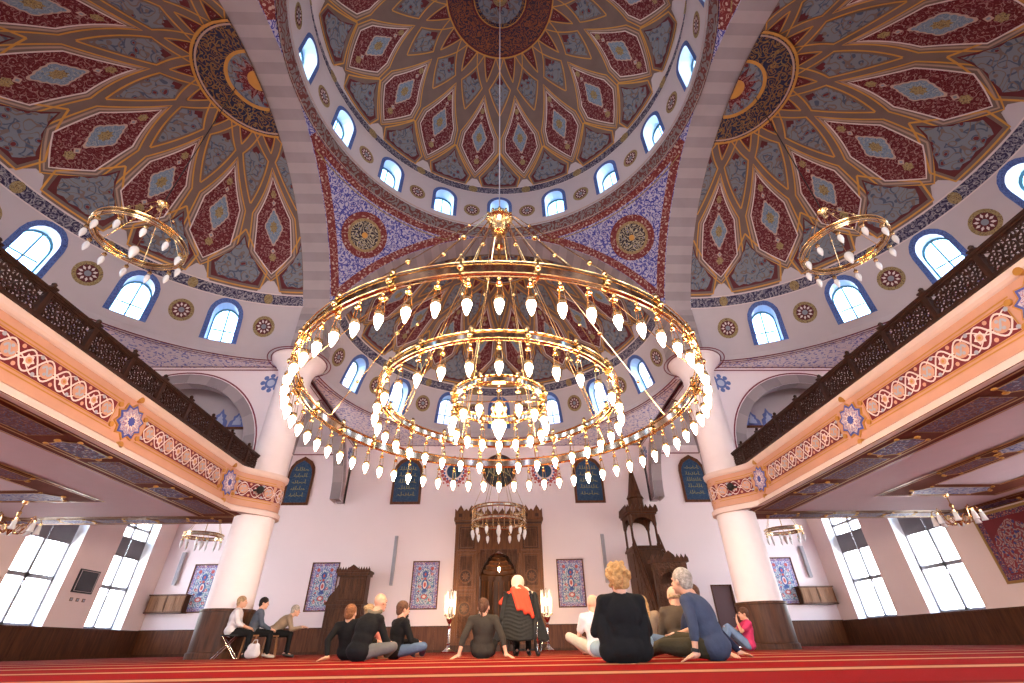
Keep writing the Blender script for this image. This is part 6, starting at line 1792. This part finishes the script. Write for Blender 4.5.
m = MB(); m.cap((-0.10, 0, 0.10), (0.10, 0, 0.10), 0.10, 0.09); m.cap((-0.09, 0, 0.22), (0.08, 0.02, 0.24), 0.07, 0.05); m.cap((-0.1, 0, 0.1), (-0.08, 0, 0.24), 0.09, 0.06); m.cap((0.1, 0, 0.1), (0.08, 0, 0.24), 0.09, 0.06)
remesh(m.build('bag_body', F['white'], c), 0.014, 6)
m = MB(); m.tube([(-0.08, 0, 0.28), (-0.05, 0.02, 0.36), (0.04, 0.02, 0.36), (0.07, 0, 0.28)], 0.009, 6); m.build('handle', F['white'], c)

# ---------------------------------------------------------------- wheelchair and its occupant
WXX, WYY = 0.42, 9.95
wc = empty('wheelchair', (WXX, WYY, 0), R_(-14), 'wheelchair seen from behind with a black quilted cover over its back', 'wheelchair')
wl = None
for s in (-1, 1):
    w_ = MB(); n = 28
    w_.tube([(0, 0.30*math.cos(2*PI*k/n), 0.30+0.30*math.sin(2*PI*k/n)) for k in range(n)], 0.022, 8, 0, True)
    o = w_.build('wheel', M['rubber'], wc); o.location = (s*0.30, 0.0, 0.02)
    w_ = MB(); w_.tube([(s*0.04, 0.26*math.cos(2*PI*k/n), 0.30+0.26*math.sin(2*PI*k/n)) for k in range(n)], 0.009, 6, 0, True); w_.build('push_rim', M['chrome'], o)
    w_ = MB()
    for k in range(14):
        a = 2*PI*k/14; w_.tube([(0, 0, 0.30), (0, 0.29*math.cos(a), 0.30+0.29*math.sin(a))], 0.003, 4)
    w_.tube([(-0.03, 0, 0.30), (0.03, 0, 0.30)], 0.028, 10); w_.build('spokes', M['chrome'], o)
    w_ = MB(); w_.tube([(s*0.24, -0.12, 0.45), (s*0.24, -0.14, 0.98), (s*0.24, -0.24, 1.00)], 0.013, 8); w_.tube([(s*0.24, -0.12, 0.45), (s*0.24, 0.35, 0.45), (s*0.24, 0.42, 0.15)], 0.013, 8); w_.tube([(s*0.24, -0.12, 0.45), (s*0.24, -0.05, 0.28), (s*0.24, 0.3, 0.2)], 0.013, 8); w_.build('side_frame', M['darkmetal'], wc)
    w_ = MB(); w_.tube([(s*0.24, -0.22, 1.0), (s*0.24, -0.34, 0.99)], 0.020, 8); w_.build('push_handle', M['rubber'], wc)
    w_ = MB(); w_.tube([(s*0.22+0.0, 0.40+0.075*math.cos(2*PI*k/14), 0.085+0.075*math.sin(2*PI*k/14)) for k in range(14)], 0.014, 6, 0, True); w_.build('front_caster', M['rubber'], wc)
w_ = MB(); w_.box((0, 0.13, 0.48), (0.46, 0.44, 0.05)); w_.build('seat', M['rubber'], wc)
w_ = MB(); w_.box((0, -0.12, 0.76), (0.46, 0.03, 0.42)); w_.build('backrest', M['rubber'], wc)
for s in (-1, 1):
    w_ = MB(); w_.box((s*0.12, 0.52, 0.10), (0.15, 0.18, 0.02)); w_.build('footplate', M['darkmetal'], wc)
# quilted cover: a flared, ribbed cape hanging over the back
QM = fabric('black_quilted_cloth', (0.020, 0.020, 0.018), 0.55)
qc = empty('quilted_coat', (WXX, WYY, 0), R_(-6), 'black quilted coat spread over the back of the wheelchair, flaring to its hem', 'coat')
w_ = MB(); nr, na = 46, 36; vs = []
for i in range(nr+1):
    t = i/nr; z = 1.02-0.78*t; hw_ = 0.27+0.25*t
    for j in range(na+1):
        u = -1+2*j/na; a = u*1.45
        ridge = 0.014*abs(math.sin(PI*(t*13-2.2*(1-abs(u))))) if t > 0.12 else 0
        r_ = 0.20+0.06*t+ridge
        vs.append((hw_*math.sin(a)/math.sin(1.45), -0.02-r_*math.cos(a)*(1.0+0.25*t), z-0.10*abs(u)**2*(1-t)-0.02*math.cos(u*9)*t))
w_.add(vs, [(i*(na+1)+j, i*(na+1)+j+1, (i+1)*(na+1)+j+1, (i+1)*(na+1)+j) for i in range(nr) for j in range(na)])
o = w_.build('coat_shell', QM, qc, smooth=60); md = o.modifiers.new('thick', 'SOLIDIFY'); md.thickness = 0.03
for s in (-1, 1):
    w_ = MB(); w_.cap((s*0.27, -0.10, 0.96), (s*0.33, -0.14, 0.58), 0.055, 0.06); remesh(w_.build('sleeve', QM, qc), 0.014, 4)
P = arms_front(chair_pose(lean=0.0, seat=0.48), out=0.24)
P['la'][2] = (-0.10, 0.30, 0.72); P['ra'][2] = (0.10, 0.30, 0.72); P['hyaw'] = 0; P['hroll'] = 0
P['nk'] = (-0.02, 0.0, 1.01); P['hd'] = (-0.05, 0.03, 1.18)
WHS = fabric('cream_headscarf', (0.66, 0.52, 0.38)); CORAL = fabric('coral_scarf', (0.72, 0.07, 0.035))
def heads(r, g, hp_, HB):
    m = MB(); m.ell(hp_(0, -0.015, 0.028), (0.130, 0.138, 0.135), 0, 18, 12, HB); m.ell(hp_(0, -0.05, -0.05), (0.115, 0.09, 0.10), 0, 14, 10, HB)
    m.cap(hp_(0.0, -0.09, -0.08), hp_(0.16, -0.16, -0.12), 0.075, 0.065); m.cap(hp_(0.10, -0.16, -0.10), hp_(0.30, -0.18, -0.20), 0.060, 0.050); m.cap(hp_(0.0, -0.2, -0.10), hp_(0.18, -0.26, -0.18), 0.05, 0.05); m.cap(hp_(-0.06, -0.06, -0.1), hp_(-0.02, -0.11, -0.19), 0.05, 0.05)
    remesh(m.build('headscarf', WHS, r), 0.012, 4)
    m = MB(); m.cap((-0.24, -0.02, 0.88), (-0.08, -0.12, 1.02), 0.055, 0.07); m.cap((-0.12, -0.12, 1.05), (-0.05, -0.25, 1.0), 0.07, 0.06); m.cap((0.0, -0.10, 1.08), (0.12, -0.25, 1.0), 0.07, 0.06)
    for k in range(5): m.cap((-0.12+0.06*k, -0.265, 1.03), (-0.02+0.065*k, -0.37, 0.72-0.03*k+0.04*(k % 2)), 0.040, 0.038)
    m.cap((-0.22, -0.10, 0.98), (-0.36, -0.16, 0.84), 0.055, 0.045)
    remesh(m.build('coral_scarf', CORAL, r), 0.013, 4)
person('person in cream headscarf and coral scarf sitting in the wheelchair', (WXX, WYY+0.08), -6, P, F['black'], F['black'], None, 'short', vox=0.014, extra=heads, shoe=shoeM)
